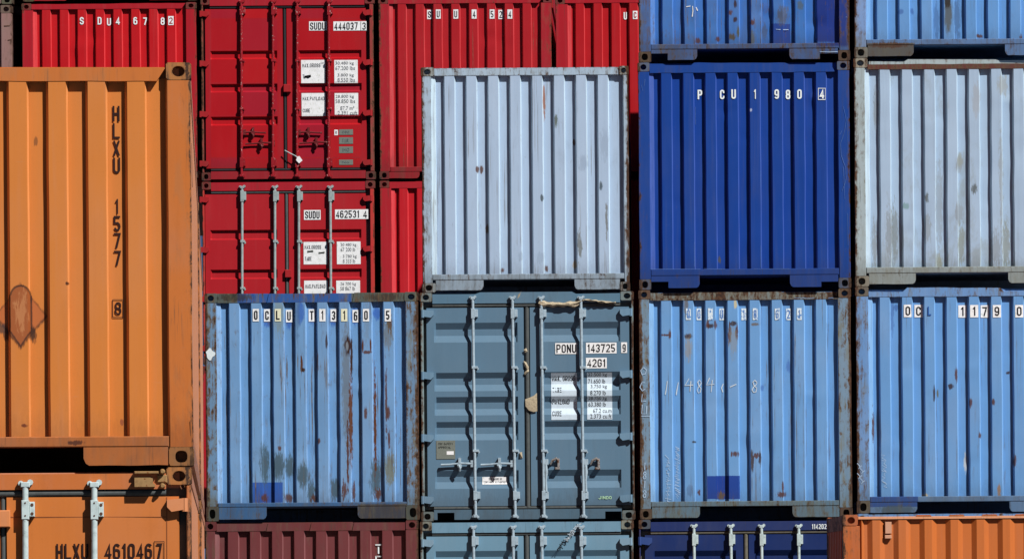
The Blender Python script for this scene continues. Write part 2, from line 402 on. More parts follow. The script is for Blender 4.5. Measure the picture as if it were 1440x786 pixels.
    def text(s, body, x0, y0, x1, y1, mat, parent=None, off=0.0055, bold=0.012, name='lettering', mb=None):
        a, b, z0, z1 = s.rect(x0, y0, x1, y1)
        m = mb or MB()
        if all(ch in STROKED or ch == ' ' for ch in body):
            h = z1-z0; wd = [0.62 if ch == '1' and len(body) > 1 else {' ': 0.5, '.': 0.3, 'I': 0.4}.get(ch, 1.0) for ch in body]; gap = 0.26
            unit = (b-a)/(sum(wd)+gap*(len(body)-1)); t = min(h*(0.115+bold*1.6), unit*0.36); x = a; lift = 0
            for ch, q in zip(body, wd):
                if ch != ' ':
                    for pts, cl in strokes(ch, unit*q, h, t):
                        vs, fs = thick(pts, cl, t); lift = (lift+1) % 7
                        m.add([(x+u, s.depth(x+u, z0+v)-off-lift*0.0003, z0+v) for u, v in vs], fs)
                x += unit*(q+gap)
            if mb is None: return s.part(m, name, mat, parent, smooth=False)
            return
        vs, fs = glyphs(body, bold)
        m.add([(a+(b-a)*u, s.depth(a+(b-a)*u, z0+(z1-z0)*v)-off, z0+(z1-z0)*v) for u, v in vs], fs)
        if mb is None: return s.part(m, name, mat, parent, smooth=False)
    def tile(s, ch, cx, cy, w, h, mat=None, tmat=None, frac=0.58, thin=False):
        p = s.decal('number_plate', cx-w/2, cy-h/2, cx+w/2, cy+h/2, mat or M_WHITE, nz=2)
        if ch:
            tw = w*(0.42 if ch == '1' else frac)
            s.text(ch, cx-tw/2, cy-h*0.36, cx+tw/2, cy+h*0.36, tmat or M_BLACK, p, bold=0.006 if thin else 0.02)
        return p
    def ribbon(s, name, strokes, mat, w=0.009, off=0.004, parent=None):
        if name == 'scratch' and len(strokes) > 1:
            return [s.ribbon(name, [q], mat, w, off, parent) for q in strokes]
        m = MB()
        for st in strokes:
            q = [Vector((s.P(*p)[0], s.P(*p)[1])) for p in st]
            vs = []
            for i, p in enumerate(q):
                d = (q[min(i+1, len(q)-1)]-q[max(i-1, 0)]).normalized(); nn = Vector((-d.y, d.x))*w/2*random.uniform(0.6, 1.15)
                for sg in (1, -1):
                    r = p+nn*sg; vs.append((r.x, s.depth(p.x, p.y)-off, r.y))
            m.add(vs, [(2*i, 2*i+1, 2*i+3, 2*i+2) for i in range(len(q)-1)])
        return s.part(m, name, mat, parent, smooth=False)

def rough_line(x0, z0, x1, z1, amp, seed, step=0.06):
    n = max(1, int(abs(x1-x0)/step)); out = []
    for i in range(n+1):
        t = i/n; x = x0+(x1-x0)*t
        j = 0 if i in (0, n) else noise.noise((x*5.0, seed*7.3, 0.3))*amp
        out.append((x, z0+(z1-z0)*t+j))
    return out

# ------------------------------------------------------------------ corrugated end
def end_wall(c, pl, pr, rail, sill, cut, outer0, pitch, N, panel, frame, post=None, cast=None, sillm=None, railm=None, rail_top=None,
             cw=(18, 18), ch=(13, 14), side_bottom=None, seed=1, dent=0.004, ymid=None, corr=False, body=None, notch=True, segs=None, pans=None):
    """closed corrugated end: pl/pr = inner edges of the posts, rail/sill = heights of the cross members (survey pixels)"""
    post = post or frame; cast = cast or frame; sillm = sillm or frame; railm = railm or frame
    H, hx = c.H, c.hx
    k = 1/c.s; cwl, cwr = cw[0]*k, cw[1]*k; ht, hb = ch[0]*k, ch[1]*k
    c.shell(body or panel, corr=corr)
    for sg, w in ((-1, cwl), (1, cwr)):
        x0, x1 = (-hx, -hx+w) if sg < 0 else (hx-w, hx)
        c.casting(x0, x1, H-ht, H, cast, True); c.casting(x0, x1, 0, hb, cast)
    ym = ymid or 0.5*(rail[1]+sill[0])
    xa, xb = c.X_(pl, ym), c.X_(pr, ym)
    for sg in (-1, 1):
        m = MB()
        if sg < 0: prof = [(-hx+0.006, 0.16), (-hx+0.006, 0.010), (-hx+0.012, 0.003), (xa-0.006, 0.003), (xa, 0.009), (xa, 0.07)]
        else: prof = [(xb, 0.07), (xb, 0.009), (xb+0.006, 0.003), (hx-0.012, 0.003), (hx-0.006, 0.010), (hx-0.006, 0.16)]
        zs = [hb+0.001+(H-ht-hb-0.002)*i/22 for i in range(23)]
        vs = [(x+noise.noise((x*3, z*2.2, seed+5))*0.0035, y+noise.noise((x*4, z*2.5, seed+9))*0.003, z) for z in zs for x, y in prof]
        n = len(prof)
        m.add(vs, [(j*n+i, j*n+i+1, (j+1)*n+i+1, (j+1)*n+i) for j in range(22) for i in range(n-1)])
        c.part(m, 'corner_post', post)
    # corrugated sheet
    o, r = 0.012, 0.063
    prof = [(xa-0.004, 0.03), (xa+0.020, 0.034), (xa+0.046, 0.036), (xa+0.056, r)]
    for i in range(N):
        x = c.X_(outer0+pitch*i, ym)
        if x-0.02 < prof[-1][0]: prof = [p for p in prof if p[0] < x-0.03] or prof[:1]
        prof += [(x-0.018, r), (x, o), (x+0.110, o), (x+0.128, r)]
    prof = [p for p in prof if p[0] < xb-0.01] + [(xb-0.008, r), (xb+0.004, 0.04)]
    zt, zb = c.Z_((pl+pr)/2, rail[1])+0.02, c.Z_((pl+pr)/2, sill[0])-0.02
    rg = random.Random(seed*91)
    pans = list(pans or ()) + [(rg.uniform(pl+20, pr-20), rg.uniform(rail[1]+30, sill[0]-20), rg.uniform(8, 18)*c.s/122, rg.choice((-1, 1))*rg.uniform(0.003, 0.009)) for _ in range(0 if dent < 0.0025 else 6)]
    nz = 70; zs = [zb+(zt-zb)*i/nz for i in range(nz+1)]
    pan = [(c.P(bx, bz)[0], c.P(bx, bz)[1], br*k, ba) for bx, bz, br, ba in pans]
    def dent_at(x, z):
        d = noise.noise((x*2.6+seed*3.1, z*1.7, seed))*dent*1.3 + noise.noise((x*7+seed, z*5.5, 3.3))*dent*0.7; e = 0
        for bx, bz, br, ba in pan:
            q = ((x-bx)**2 + (z-bz)**2)/br**2
            if q < 4: w = ba*math.exp(-q*1.6); d += w; e += 0.4*w
        fade = max(0, min(1, (z-zb)/0.25, (zt-z)/0.25))
        return d*fade, e*fade, fade
    m = MB(); n = len(prof); vs = []
    for z in zs:
        for x, y in prof:
            d, e, fade = dent_at(x, z)
            dx = noise.noise((round(x*4)*2.7, z*2.6, seed+2.2))*dent*0.9*fade
            vs.append((x+dx+e, y+d, z))
    m.add(vs, [(j*n+i, j*n+i+1, (j+1)*n+i+1, (j+1)*n+i) for j in range(nz) for i in range(n-1)])
    c.part(m, 'corrugated_wall', panel)
    pts = prof
    def depth(x, z):
        zl = c.Z_(pl, sill[0])
        if z < zl: return 0.006
        if x < xa or x > xb: return 0.0
        for (x0, y0), (x1, y1) in zip(pts, pts[1:]):
            if x0 <= x <= x1: return y0+(y1-y0)*(x-x0)/max(1e-6, x1-x0) - 0.002 + min(0, dent_at(x, z)[0]) + max(0, dent_at(x, z)[0])*0.6
        return r
    c.depth = depth
    # top rail
    xL, xR = -hx+cwl+0.002, hx-cwr-0.002
    z0 = c.Z_((pl+pr)/2, rail[1]); z1 = c.Z_((pl+pr)/2, rail[0])
    m = MB()
    nt = 0.055 if notch else 0.0
    if rail_top:
        top = [c.P(*p) for p in rail_top]
        top = [(max(xL, min(xR, x)), z) for x, z in top]
        line = []
        for a, b in zip(top, top[1:]): line += rough_line(*a, *b, 0.005, seed)[:-1]
        line.append(top[-1])
        poly = rough_line(xL, z0, xR, z0, 0.004, seed+3) + line[::-1]
    else:
        poly = rough_line(xL, z0, xR-nt, z0, 0.004, seed+3) + rough_line(xR, z1, xL, z1, 0.005, seed+4)
    if segs:                                                       # rail of lapped strips with slanting joints
        ed = [xL] + [c.X_(a, rail[1]) for a in segs] + [xR]
        for i, (a, b) in enumerate(zip(ed, ed[1:])):
            sa, sb = (0 if i == 0 else 0.011), (0 if i == len(ed)-2 else 0.011); jz = random.uniform(-0.006, 0.003)
            q = [(a+(0.006 if i else 0)-sa, z0), (b-sb, z0+random.uniform(0, 0.005)), (b+sb, z1+jz), (a+(0.006 if i else 0)+sa, z1+jz+0.003)]
            m = MB(); m.prism(q, 0.008+0.003*(i % 2), 0.12); c.part(m, 'top_rail', railm)
    else:
        m.prism(poly, 0.008, 0.12)
        c.part(m, 'top_rail', railm)
    m = MB(); m.box(xL, xR, 0.075, 0.13, z0-0.01, min(z1+0.01, H-0.006)); c.part(m, 'rail_backing', railm)
    # bottom rail with fork cut
    s0, s1, s2 = (c.Z_((pl+pr)/2, v) for v in sill)
    xl_, xr_ = xa+0.002, xb-0.002
    xl2, xr2 = -hx+cwl+0.002, hx-cwr-0.002
    m = MB()
    m.box(xl_, xr_, 0.004, 0.10, s1, s0, 0.006)
    c.part(m, 'bottom_rail', sillm)
    if cut:
        ca, cb = c.X_(cut[0], sill[2]), c.X_(cut[1], sill[2])
        q = 0.035
        def plate(xo, xi, stp):
            m = MB()
            d = 1 if xi > xo else -1
            base = [(xo, s1-0.001)]
            if stp:
                xs_, zs_ = c.P(*stp); base += [(xo, zs_), (xs_, zs_), (xs_, s2)]
            else: base += [(xo, s2)]
            base += rough_line(base[-1][0], s2, xi-d*q, s2, 0.005, seed+6)[1:]
            base += [(xi-d*q*0.4, s2+q*0.4), (xi, s2+q*1.3), (xi, s1-0.001)]
            m.prism(base, 0.009, 0.022); c.part(m, 'fork_pocket_plate', sillm)
        sb = side_bottom or (None, None)
        plate(xl2, ca, sb[0]); plate(xr2, cb, sb[1])
    return c

# ------------------------------------------------------------------ door end
def door_end(c, header, header_top, sill, doors, chans, bars, hinges, mats, gask_top, gask_bot, posts, castw, casth, bar_r=0.017,
             bar_ends=None, handles=(), knuckle='red', cutouts=(), center=None, dd=0.03, chd=0.042, locks=(), chx=None, bar_mats=None, brackets=(), seed=1, corr=False, dw=0.0):
    M, FR, CA, HW = mats['door'], mats['frame'], mats['cast'], mats['bar']
    H, hx, k = c.H, c.hx, 1/c.s
    c.shell(mats.get('body', FR), corr=corr)
    xm = (doors[0][0]+doors[1][1])/2
    for sg in (0, 1):
        w = castw[sg]*k; x0, x1 = (-hx, -hx+w) if sg == 0 else (hx-w, hx)
        c.casting(x0, x1, H-casth[0]*k, H, CA, True); c.casting(x0, x1, 0, casth[1]*k, CA)
    ymid = (header[1]+sill[0])/2
    for sg in (0, 1):
        m = MB(); z0, z1 = casth[1]*k+0.001, H-casth[0]*k-0.001
        a, b = posts[sg]; x0, x1 = c.X_(a, ymid), c.X_(b, ymid)
        m.box(x0, x1, 0.004, 0.15, z0, z1, 0.006)
        c.part(m, 'corner_post', mats.get('post', FR))
    xl, xr = -hx+castw[0]*k+0.002, hx-castw[1]*k-0.002
    z0, z1 = c.Z_(xm, header[1]), c.Z_(xm, header[0])
    m = MB()
    top = [c.P(*p) for p in header_top] if header_top else [(xl, z1), (xr, z1)]
    top = [(max(xl, min(xr, x)), z) for x, z in top]
    m.prism([(xl, z0), (xr, z0)] + top[::-1], 0.006, 0.12); c.part(m, 'door_header', FR)
    s0, s1 = c.Z_(xm, sill[0]), c.Z_(xm, sill[1])
    poly = [(xl, s1)]
    for (a, y0, b, y1) in cutouts:
        x0, x1 = max(xl+0.004, c.X_(a, y0)), min(xr-0.004, c.X_(b, y0)); z = c.Z_((a+b)/2, y0)
        poly += [(x0, s1), (x0, z), (x1, z), (x1, s1)]
    poly += [(xr, s1), (xr, s0), (xl, s0)]
    m = MB(); m.prism(poly, 0.006, 0.035); c.part(m, 'door_sill', FR)
    # rubber round the doors
    m = MB(); zt, zb = c.Z_(xm, gask_top[0]), c.Z_(xm, gask_bot[1])
    x0, x1 = c.X_(posts[0][1], ymid)+0.001, c.X_(posts[1][0], ymid)-0.001
    m.box(x0, x1, 0.075, 0.083, zb, zt)
    m.tube([(xl, 0.036, (c.Z_(xm, gask_top[0])+c.Z_(xm, gask_top[1]))/2), (xr, 0.036, (c.Z_(xm, gask_top[0])+c.Z_(xm, gask_top[1]))/2)], (c.Z_(xm, gask_top[0])-c.Z_(xm, gask_top[1]))*0.46, 12)
    zz = (c.Z_(xm, gask_bot[0])+c.Z_(xm, gask_bot[1]))/2
    m.tube([(xl, 0.045, zz), (xr, 0.045, zz)], (c.Z_(xm, gask_bot[0])-c.Z_(xm, gask_bot[1]))*0.46, 12)
    if center:
        xa, xb = c.X_(center[0], ymid), c.X_(center[1], ymid)
        m.tube([((xa+xb)/2, 0.05, zb+0.02), ((xa+xb)/2, 0.05, zt-0.02)], (xb-xa)*0.48, 12)
    c.part(m, 'door_gasket', mats['gasket'])
    dtop, dbot = gask_top[1]+0.4, gask_bot[0]-0.4
    zt, zb = c.Z_(xm, dtop), c.Z_(xm, dbot)
    prof = [(zb, 0.0)]
    for (ya, yb, yc, yd) in sorted(chans, key=lambda q: -q[0]):
        prof += [(c.Z_(xm, yd), 0.0), (c.Z_(xm, yc), chd), (c.Z_(xm, yb), chd), (c.Z_(xm, ya), 0.0)]
    prof.append((zt, 0.0))
    if len(chans):
        prof = [p for p in prof if p[0] >= zb-1e-6]
        if prof[0][0] > zb+1e-6: prof = [(zb, 0.0)] + prof
    def pd(z):
        for (za, da), (zc, db) in zip(prof, prof[1:]):
            if za <= z <= zc: return da+(db-da)*(z-za)/max(1e-6, zc-za)
        return 0.0
    chr_ = [(c.X_(a, ymid), c.X_(b, ymid)) for a, b in chx]
    def depth(x, z):
        d = 0.0
        for a, b in chr_:
            if a <= x <= b: d = pd(z)*min(1, (x-a)/0.02, (b-x)/0.02)
        return dd+d-0.002
    c.depth = depth
    leaves = []
    for i, (a, b) in enumerate(doors):
        x0, x1 = c.X_(a, ymid), c.X_(b, ymid); ca, cb = chr_[i]
        base = [x0, x0+0.004, ca, ca+0.02]
        nx = 10; base += [ca+0.02+(cb-ca-0.04)*j/nx for j in range(1, nx)] + [cb-0.02, cb, x1-0.004, x1]
        zs = []
        for (za, _), (zc, _) in zip(prof, prof[1:]):
            n = max(1, int((zc-za)/0.08)); zs += [za+(zc-za)*j/n for j in range(n)]
        zs.append(zt)
        m = MB()
        def fy(x, z):
            if x <= x0 or x >= x1: return dd+0.05
            d = pd(z) if ca+0.015 <= x <= cb-0.015 else 0.0
            w = noise.noise((x*2.1, z*1.9, seed))*0.004 if ca < x < cb and zb+0.05 < z < zt-0.05 else 0
            return dd+d+w
        sheet(m, base, zs, fy)
        m.box(x0+0.002, x1-0.002, dd+0.045, dd+0.055, zb, zt)
        m.add([(x0+0.004, dd, zt), (x1-0.004, dd, zt), (x1-0.004, dd+0.05, zt), (x0+0.004, dd+0.05, zt)], [(0, 1, 2, 3)])
        if chans and dw:                                            # raised weld line round the panel
            pass
        leaf = c.part(m, 'door', M); leaves.append(leaf)
        for hy in hinges:
            m = MB()
            hz = c.Z_(xm, hy); hw, hh = mats['hinge_w'], mats['hinge_h']
            if i == 0:
                xe = c.X_(mats['hinge_x'][0], hy)
                pts = [(xe, hz-hh*0.42), (xe+hw*0.75, hz-hh*0.62), (xe+hw, hz-hh*0.2), (xe+hw, hz+hh*0.45), (xe, hz+hh*0.6)]
            else:
                xe = c.X_(mats['hinge_x'][1], hy)
                pts = [(xe, hz-hh*0.42), (xe-hw*0.75, hz-hh*0.62), (xe-hw, hz-hh*0.2), (xe-hw, hz+hh*0.45), (xe, hz+hh*0.6)]
            m.prism(pts, -0.022, dd-0.001)
            m.tube([(xe, -0.005, hz-hh*0.6), (xe, -0.005, hz+hh*0.6)], hh*0.28, 8)
            c.part(m, 'hinge', mats.get('hinge', M), leaf)
    bt, bb = bar_ends
    yb_ = dd-0.05
    for j, bx in enumerate(bars):
        leaf = leaves[0 if j < len(bars)//2 else 1]
        xt, zt_ = c.P(bx[0], bt); xb_, zb_ = c.P(bx[1], bb)
        m = MB(); m.tube([(xb_, yb_, zb_), (xt, yb_, zt_)], bar_r, 12)
        for (xx, z, sg) in ((xt, zt_, 1), (xb_, zb_, -1)):          # cams at both ends
            m.box(xx-bar_r*1.5, xx+bar_r*1.5, yb_-bar_r*1.1, yb_+0.03, z-0.02, z+0.014, 0.004)
            m.tube([(xx+bar_r*1.6, yb_-0.012, z+0.012*sg), (xx+bar_r*1.6, yb_+0.035, z+0.012*sg)], bar_r*1.0, 8)
            m.tube([(xx-bar_r*1.5, yb_-0.004, z+0.006*sg), (xx-bar_r*1.5, yb_+0.035, z+0.006*sg)], bar_r*0.9, 8)
        c.part(m, 'locking_bar', (bar_mats or [HW]*9)[j], leaf)
        zu = c.Z_(bx[0], bt)
        for (ya, yc, wd) in brackets:                               # guides that hold the bar to the door
            za, zc = c.Z_(bx[0], ya), c.Z_(bx[0], yc); zmid = (za+zc)/2
            f = (zmid-zb_)/(zt_-zb_); xx = xb_+(xt-xb_)*f
            m = MB(); w = wd*k; h = abs(za-zc)
            if h > 0.06:
                m.box(xx-bar_r*1.25, xx+bar_r*1.25, yb_-bar_r*1.2, dd-0.001, zmid-h/2, zmid+h/2, 0.003)
                m.box(xx+bar_r*1.2, xx+w, yb_-0.004, dd-0.001, zmid-h*0.36, zmid+h*0.42, 0.004)
                bolts = MB()
                for dz in (-0.2, 0.26): bolts.tube([(xx+w*0.72, yb_-0.007, zmid+h*dz), (xx+w*0.72, yb_+0.01, zmid+h*dz)], h*0.085, 8)
                for dz in (-0.3, 0.36): bolts.tube([(xx, yb_-bar_r*1.2-0.003, zmid+h*dz), (xx, yb_, zmid+h*dz)], h*0.045, 8)
                if c.s > 150: c.part(bolts, 'bracket_bolts', M_HW_DARK, leaf)
            else:
                m.box(xx-bar_r*1.3, xx+w, yb_-bar_r*1.2, dd-0.001, zmid-h/2, zmid+h/2, 0.003)
                m.tube([(xx+w, yb_-0.012, zmid-h*0.5), (xx+w, yb_+0.02, zmid-h*0.5)], h*0.45, 8)
            c.part(m, 'bar_bracket', (bar_mats or [HW]*9)[j], leaf)
    for (kind, hx_, hy_, ln, li, hm) in handles:
        m = MB(); x, z = c.P(hx_, hy_); L = ln*k
        if kind == 'lever':                                         # closed lever lying to the left of its bar
            sg = 1 if ln > 0 else -1; y = dd-0.040
            m.box(x-0.035*sg, x+0.02*sg, y-0.012, y+0.03, z-0.035, z+0.045, 0.004)
            m.tube([(x, y, z+0.005), (x+L*0.35, y-0.004, z+0.012), (x+L*0.7, y+0.004, z+0.0), (x+L, y, z-0.004)], [0.015, 0.012, 0.011, 0.013], 8)
            m.box(x+L*0.4-0.03, x+L*0.4+0.025, y-0.012, dd-0.002, z-0.04, z+0.02, 0.003)
            m.box(x+L*0.4-0.016, x+L*0.4+0.016, y-0.016, dd-0.002, z+0.015, z+0.075, 0.003)
            m.tube([(x+L*0.4, y-0.006, z-0.075), (x+L*0.4+0.005, y-0.02, z-0.045), (x+L*0.4-0.012, y-0.02, z-0.01)], 0.014, 8)
        elif kind == 'open':                                        # catch with nothing in it
            y = dd-0.035
            m.tube([(x-0.075, y, z-0.015), (x-0.05, y-0.01, z+0.03), (x-0.005, y-0.012, z+0.055), (x+0.015, y, z+0.03)], [0.010, 0.016, 0.017, 0.014], 8)
            m.box(x+0.004, x+0.032, y-0.006, dd-0.002, z-0.05, z+0.055, 0.006)
            m.box(x-0.02, x+0.036, dd-0.04, dd-0.002, z-0.072, z-0.046, 0.003)
        elif kind == 'hang':                                        # lever hanging down beside the bar
            y = dd-0.05
            m.box(x-0.03, x+0.03, y-0.012, y+0.02, z-0.02, z+0.045, 0.004)
            m.tube([(x, y, z), (x+0.006, y-0.004, z-0.10), (x+0.0, y, z-0.2), (x+0.004, y, z-L)], [0.013, 0.02, 0.012, 0.015], 8)
        c.part(m, 'door_handle', hm, leaves[li])
    for (a, y0, b, y1, mt) in locks:
        x0, x1, z0_, z1_ = c.rect(a, y0, b, y1)
        m = MB(); m.box(x0, x1, -0.02, dd+0.01, z0_, z1_, 0.006); c.part(m, 'lock_block', mt)
    return leaves

# marks on the metal: (px, py, rx, ry, colour, kind, noise, alpha) in survey pixels
def marks(c, lst):
    out = []
    for (px, py, rx, ry, col, kind, amp, al) in lst:
        x, z = c.P(px, py); out.append((x, z, rx/c.s, ry/c.s, col, kind, amp, al))
    return out
R_, RD, OL = (112, 62, 38), (70, 38, 28), (66, 86, 96)
def rs(px, py, rx, ry, col=R_, amp=1.6, al=0.9): return (px, py, rx, ry, col, 'ell', amp, al)

# ================================================================== front stacks
FS = 122.0
# --- column of the light blue T13160-5 container
c = Container('light blue rust-streaked container marked OCLU T13160 5, above the maroon container', 288.5, 589.5, 411.5, 731.8, FS)
sp = marks(c, [(376.5, 692, 21.5, 14.5, (38, 84, 166), 'box', 0.06, 0.95),
    rs(375, 446, 7, 17, (44, 92, 176), 1.2, .8), rs(406, 450, 7, 16, (44, 92, 176), 1.2, .8), rs(422, 438, 7, 22, (44, 92, 176), 1.2, .8), rs(438, 444, 7, 16, (44, 92, 176), 1.2, .8), rs(468, 446, 7, 15, (44, 92, 176), 1.2, .8), rs(499, 444, 7, 15, (44, 92, 176), 1.2, .8), rs(530, 440, 7, 12, (44, 92, 176), 1.2, .8),
    rs(372, 652, 8.0, 36.4, OL, 1.8), rs(391, 655, 10.3, 25.2, OL), rs(407, 655, 9.2, 19.6, OL), rs(426, 668, 10.3, 22.4, OL), rs(470, 688, 8.0, 19.6, OL), rs(528, 672, 9.2, 36.4, OL), rs(548, 660, 9, 28, (112, 118, 104), 2.2), rs(437, 692, 6.9, 19.6, OL),
    rs(487, 540, 8, 110, (128, 122, 112), 1.6, 0.55), rs(489, 486, 6.5, 17, RD, 0.9, 1), rs(488, 487, 2.5, 9, (130, 140, 150), 0.8, .8), rs(494, 505, 2, 40, RD, 1.6, 1), rs(493, 590, 3.2, 80, (122, 70, 42), 2.0, 1), rs(489, 640, 2, 66, R_, 2.0, 1), rs(527, 600, 2.6, 100, (118, 68, 44), 2.0, 1), rs(510, 486, 1.6, 12, R_, 1, 1), rs(521, 486, 1.6, 12, R_, 1, 1), rs(543, 560, 2, 60, R_, 2.2, .9), rs(424, 510, 2, 16, R_, 1.6, 1), rs(426, 520, 4, 4, RD, 1.4, 1), rs(446, 510, 2, 20, R_, 2, .8), rs(459, 480, 2, 14, RD, 1.6, .9), rs(403, 520, 1.6, 24, (120, 100, 80), 2, .8), rs(516, 495, 8, 3, R_, 1.2), rs(514, 580, 3, 10, R_), rs(546, 580, 3, 12, R_, 2),
    rs(547, 618, 2.6, 16, R_, 1.6), rs(516, 450, 5, 40, (110, 130, 150), 2, 0.5), rs(417, 430, 6, 60, (74, 104, 140), 2, 0.6), rs(392, 440, 9, 40, (126, 140, 130), 1.8, 0.6), rs(448, 620, 3, 5, R_), rs(393, 630, 3, 5, R_), rs(484, 690, 4, 16, R_, 2.4), rs(497, 690, 3, 18, R_, 2.4), rs(548, 456, 4, 18, R_, 2.2), rs(545, 470, 9, 26, (140, 130, 104), 2, 0.55), rs(405, 700, 7, 8, R_, 2.2), rs(372, 700, 6, 7, R_, 2.2), rs(440, 700, 6, 6, R_, 2.2), rs(531, 695, 7, 10, R_, 2.2)])
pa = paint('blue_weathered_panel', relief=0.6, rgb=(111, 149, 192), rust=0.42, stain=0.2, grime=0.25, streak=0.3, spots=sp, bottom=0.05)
fr = paint('blue_rusty_frame', (104, 134, 166), rust=0.70, stain=0.8, grime=0.5, edge=0.35, grime_rgb=(96, 100, 88))
rl = paint('brown_green_rail', (84, 90, 84), rust=0.62, stain=0.6, grime=0.4, edge=0.1, grime_rgb=(74, 60, 50), spots=marks(c, [(414, 418, 82, 12, (40, 88, 158), 'box', 0.04, 0.95), rs(330, 418, 30, 8, (60, 50, 44), 1.6, .8), rs(540, 418, 34, 8, (74, 52, 46), 1.6, .8)]))
si = paint('dull_blue_sill', (60, 106, 156), rust=0.55, stain=0.4, grime=0.3, edge=0.3, spots=marks(c, [(540, 720, 38, 12, (64, 56, 50), 'box', 0.5, 0.85)]))
end_wall(c, 305, 571, (412.5, 425), (706, 712, 729), (375, 503), 323.3, 31.0, 8, pa, fr, cast=rl, railm=rl, sillm=si, cw=(18, 20), ch=(13.5, 21), seed=1, segs=[376, 496], dent=0.005)
for ch_, x in zip('OCLUT131605', (359.7, 375, 390.7, 406, 438, 453.3, 468.7, 484, 499.7, 514.7, 545.3)):
    c.tile(ch_, x, 443 + (1 if ch_ in 'U6' else 0), 8.8, 17.5, M_CREAM if ch_ == 'L' or x == 484 else M_WHITE)
m = MB(); x, z = c.P(295.5, 498)
m.prism([(x+0.05*math.cos(a)*(1+0.25*math.sin(3*a+1)), z+0.06*math.sin(a)*(1+0.25*math.cos(4*a))) for a in [i*math.pi/9 for i in range(18)]], -0.004, 0.001)
c.part(m, 'paint_splash', M_POO, label='white splash on the left corner post')

c = Container('maroon corrugated container under the rust-streaked light blue one', 288.5, 589.5, 732, 1050, FS)
pa = paint('maroon_panel', relief=0.3, rgb=(112, 52, 54), rust=0.25, grime=0.15, streak=0.25, fade=0.2)
fr = paint('maroon_frame', (108, 48, 50), rust=0.5, stain=0.2, grime=0.25, edge=0.25)
end_wall(c, 303, 571, (735, 746), (1025, 1031, 1050), (375, 503), 321.7, 31.0, 8, pa, fr, cast=paint('maroon_casting', (104, 42, 46), rust=0.75, edge=0.3), cw=(17, 18), ch=(13.5, 20), seed=2, segs=[375, 436, 496], dent=0.004)
for i, chh in enumerate('TEXU'):
    c.text(chh, 527.5, 764.5+16.5*i, 536.5, 778+16.5*i, M_WTEXT, bold=0.02)

# --- column of the pale blue and the slate door containers
c = Container('pale ice-blue blank container standing on the slate blue one', 592.5, 885, 94, 410.2, FS)
sp = marks(c, [rs(671, 238, 3, 6, R_, 1.2), rs(677, 238, 3, 7, R_, 1.2), rs(765, 140, 2.2, 30, (150, 96, 66), 2.0), rs(807, 200, 2.5, 6, R_, 1.4), rs(845, 262, 2.5, 8, (70, 84, 92)), rs(762, 278, 3, 6, (74, 84, 90)), rs(853, 310, 2, 30, (124, 116, 100), 2.4, .7),
    rs(732, 360, 4, 9, (120, 140, 160), 1.2, .35), rs(760, 362, 8, 10, (130, 150, 170), 1.6, .35), rs(808, 372, 4, 9, (170, 150, 110), 1.4), rs(815, 345, 4, 22, (120, 118, 104), 2.4, .7), rs(782, 170, 3, 12, (90, 100, 90), 2), rs(820, 230, 8, 14, (120, 138, 160), 2, .35), rs(685, 322, 3, 8, (140, 110, 80), 2), rs(768, 378, 3, 6, R_, 2), rs(707, 380, 4, 5, R_, 2), rs(850, 205, 8, 24, (130, 146, 166), 2.2, .35)])
pa = paint('ice_blue_panel', relief=0.12, rgb=(170, 186, 210), rust=0.27, stain=0.1, grime=0.12, streak=0.2, fade=0.1, spots=sp, bottom=0.05)
fr = paint('ice_blue_frame', (166, 182, 200), rust=0.66, stain=0.25, grime=0.3, edge=0.3)
end_wall(c, 607, 877, (95.5, 106), (385, 393, 407.5), (680, 808), 626, 30.85, 8, pa, fr, cast=paint('pale_casting', (150, 156, 158), rust=0.82, stain=0.4, edge=0.35), cw=(19, 14), ch=(12.5, 13), seed=3, dent=0.0024,
         rail_top=[(592, 97), (868, 94.5), (876, 101), (879, 106)], pans=[(735, 112, 14, 0.006)])

c = Container('slate blue container with long locking bars and torn door seal', 591, 892.5, 410.5, 731.6, FS)
slate = (92, 119, 141)
mats = dict(door=paint('slate_door', slate, rust=0.12, grime=0.14, streak=0.12, fade=0.12),
    frame=paint('slate_frame', (86, 116, 138), rust=0.35, grime=0.25, edge=0.2, streak=0.15), cast=paint('slate_casting', (112, 124, 126), rust=0.7, stain=0.3, edge=0.35),
    post=paint('slate_post', (128, 146, 150), rust=0.55, stain=0.3, grime=0.3, edge=0.1), bar=M_GALV, gasket=M_GASKG, hinge=paint('slate_hinge', (108, 138, 162), grime=0.1), hinge_w=0.125, hinge_h=0.075, hinge_x=(594.5, 887))
ch_y = [(453, 462, 471, 480.5), (523, 531, 540, 549), (557, 565, 574, 583), (592, 600, 609, 618), (660.5, 669, 676.5, 686)]
door_end(c, (411.5, 426), [(591, 414), (668, 413.5), (675, 411), (804, 410), (810, 413), (873, 412)], (715.5, 729.5), [(600, 737.5), (745.5, 886)], ch_y,
    [(664.7, 668.8), (720.5, 724.6), (761, 765), (816.8, 820.8)], [440, 527, 614.5, 701.5], mats, (426, 431.6), (711, 715.5), [(592, 596), (888.5, 891.5)], (18, 19), (13, 13.5),
    bar_ends=(419, 725), center=(738.5, 745), chx=[(611, 728.5), (763.5, 873)], brackets=[(434, 448, 7), (515, 518.5, 6), (632, 635.5, 6), (690, 703, 7)],
    handles=[('lever', 664, 652.5, -44, 0, M_GALV), ('lever', 720, 652.5, -44, 0, M_GALV), ('open', 783, 651, 0, 1, M_CATCH), ('open', 839.5, 651, 0, 1, M_CATCH), ('hang', 767.5, 651, 40, 1, M_GALV), ('hang', 823.5, 651, 40, 1, M_GALV)],
    cutouts=[(615, 720.5, 639, 0), (851, 718.5, 875, 0)], seed=4)
p = c.decal('number_plate', 780.7, 482, 811.5, 497.5, M_WHITE); c.text('PONU', 782.5, 484, 810.5, 495.6, M_BLACK, p)
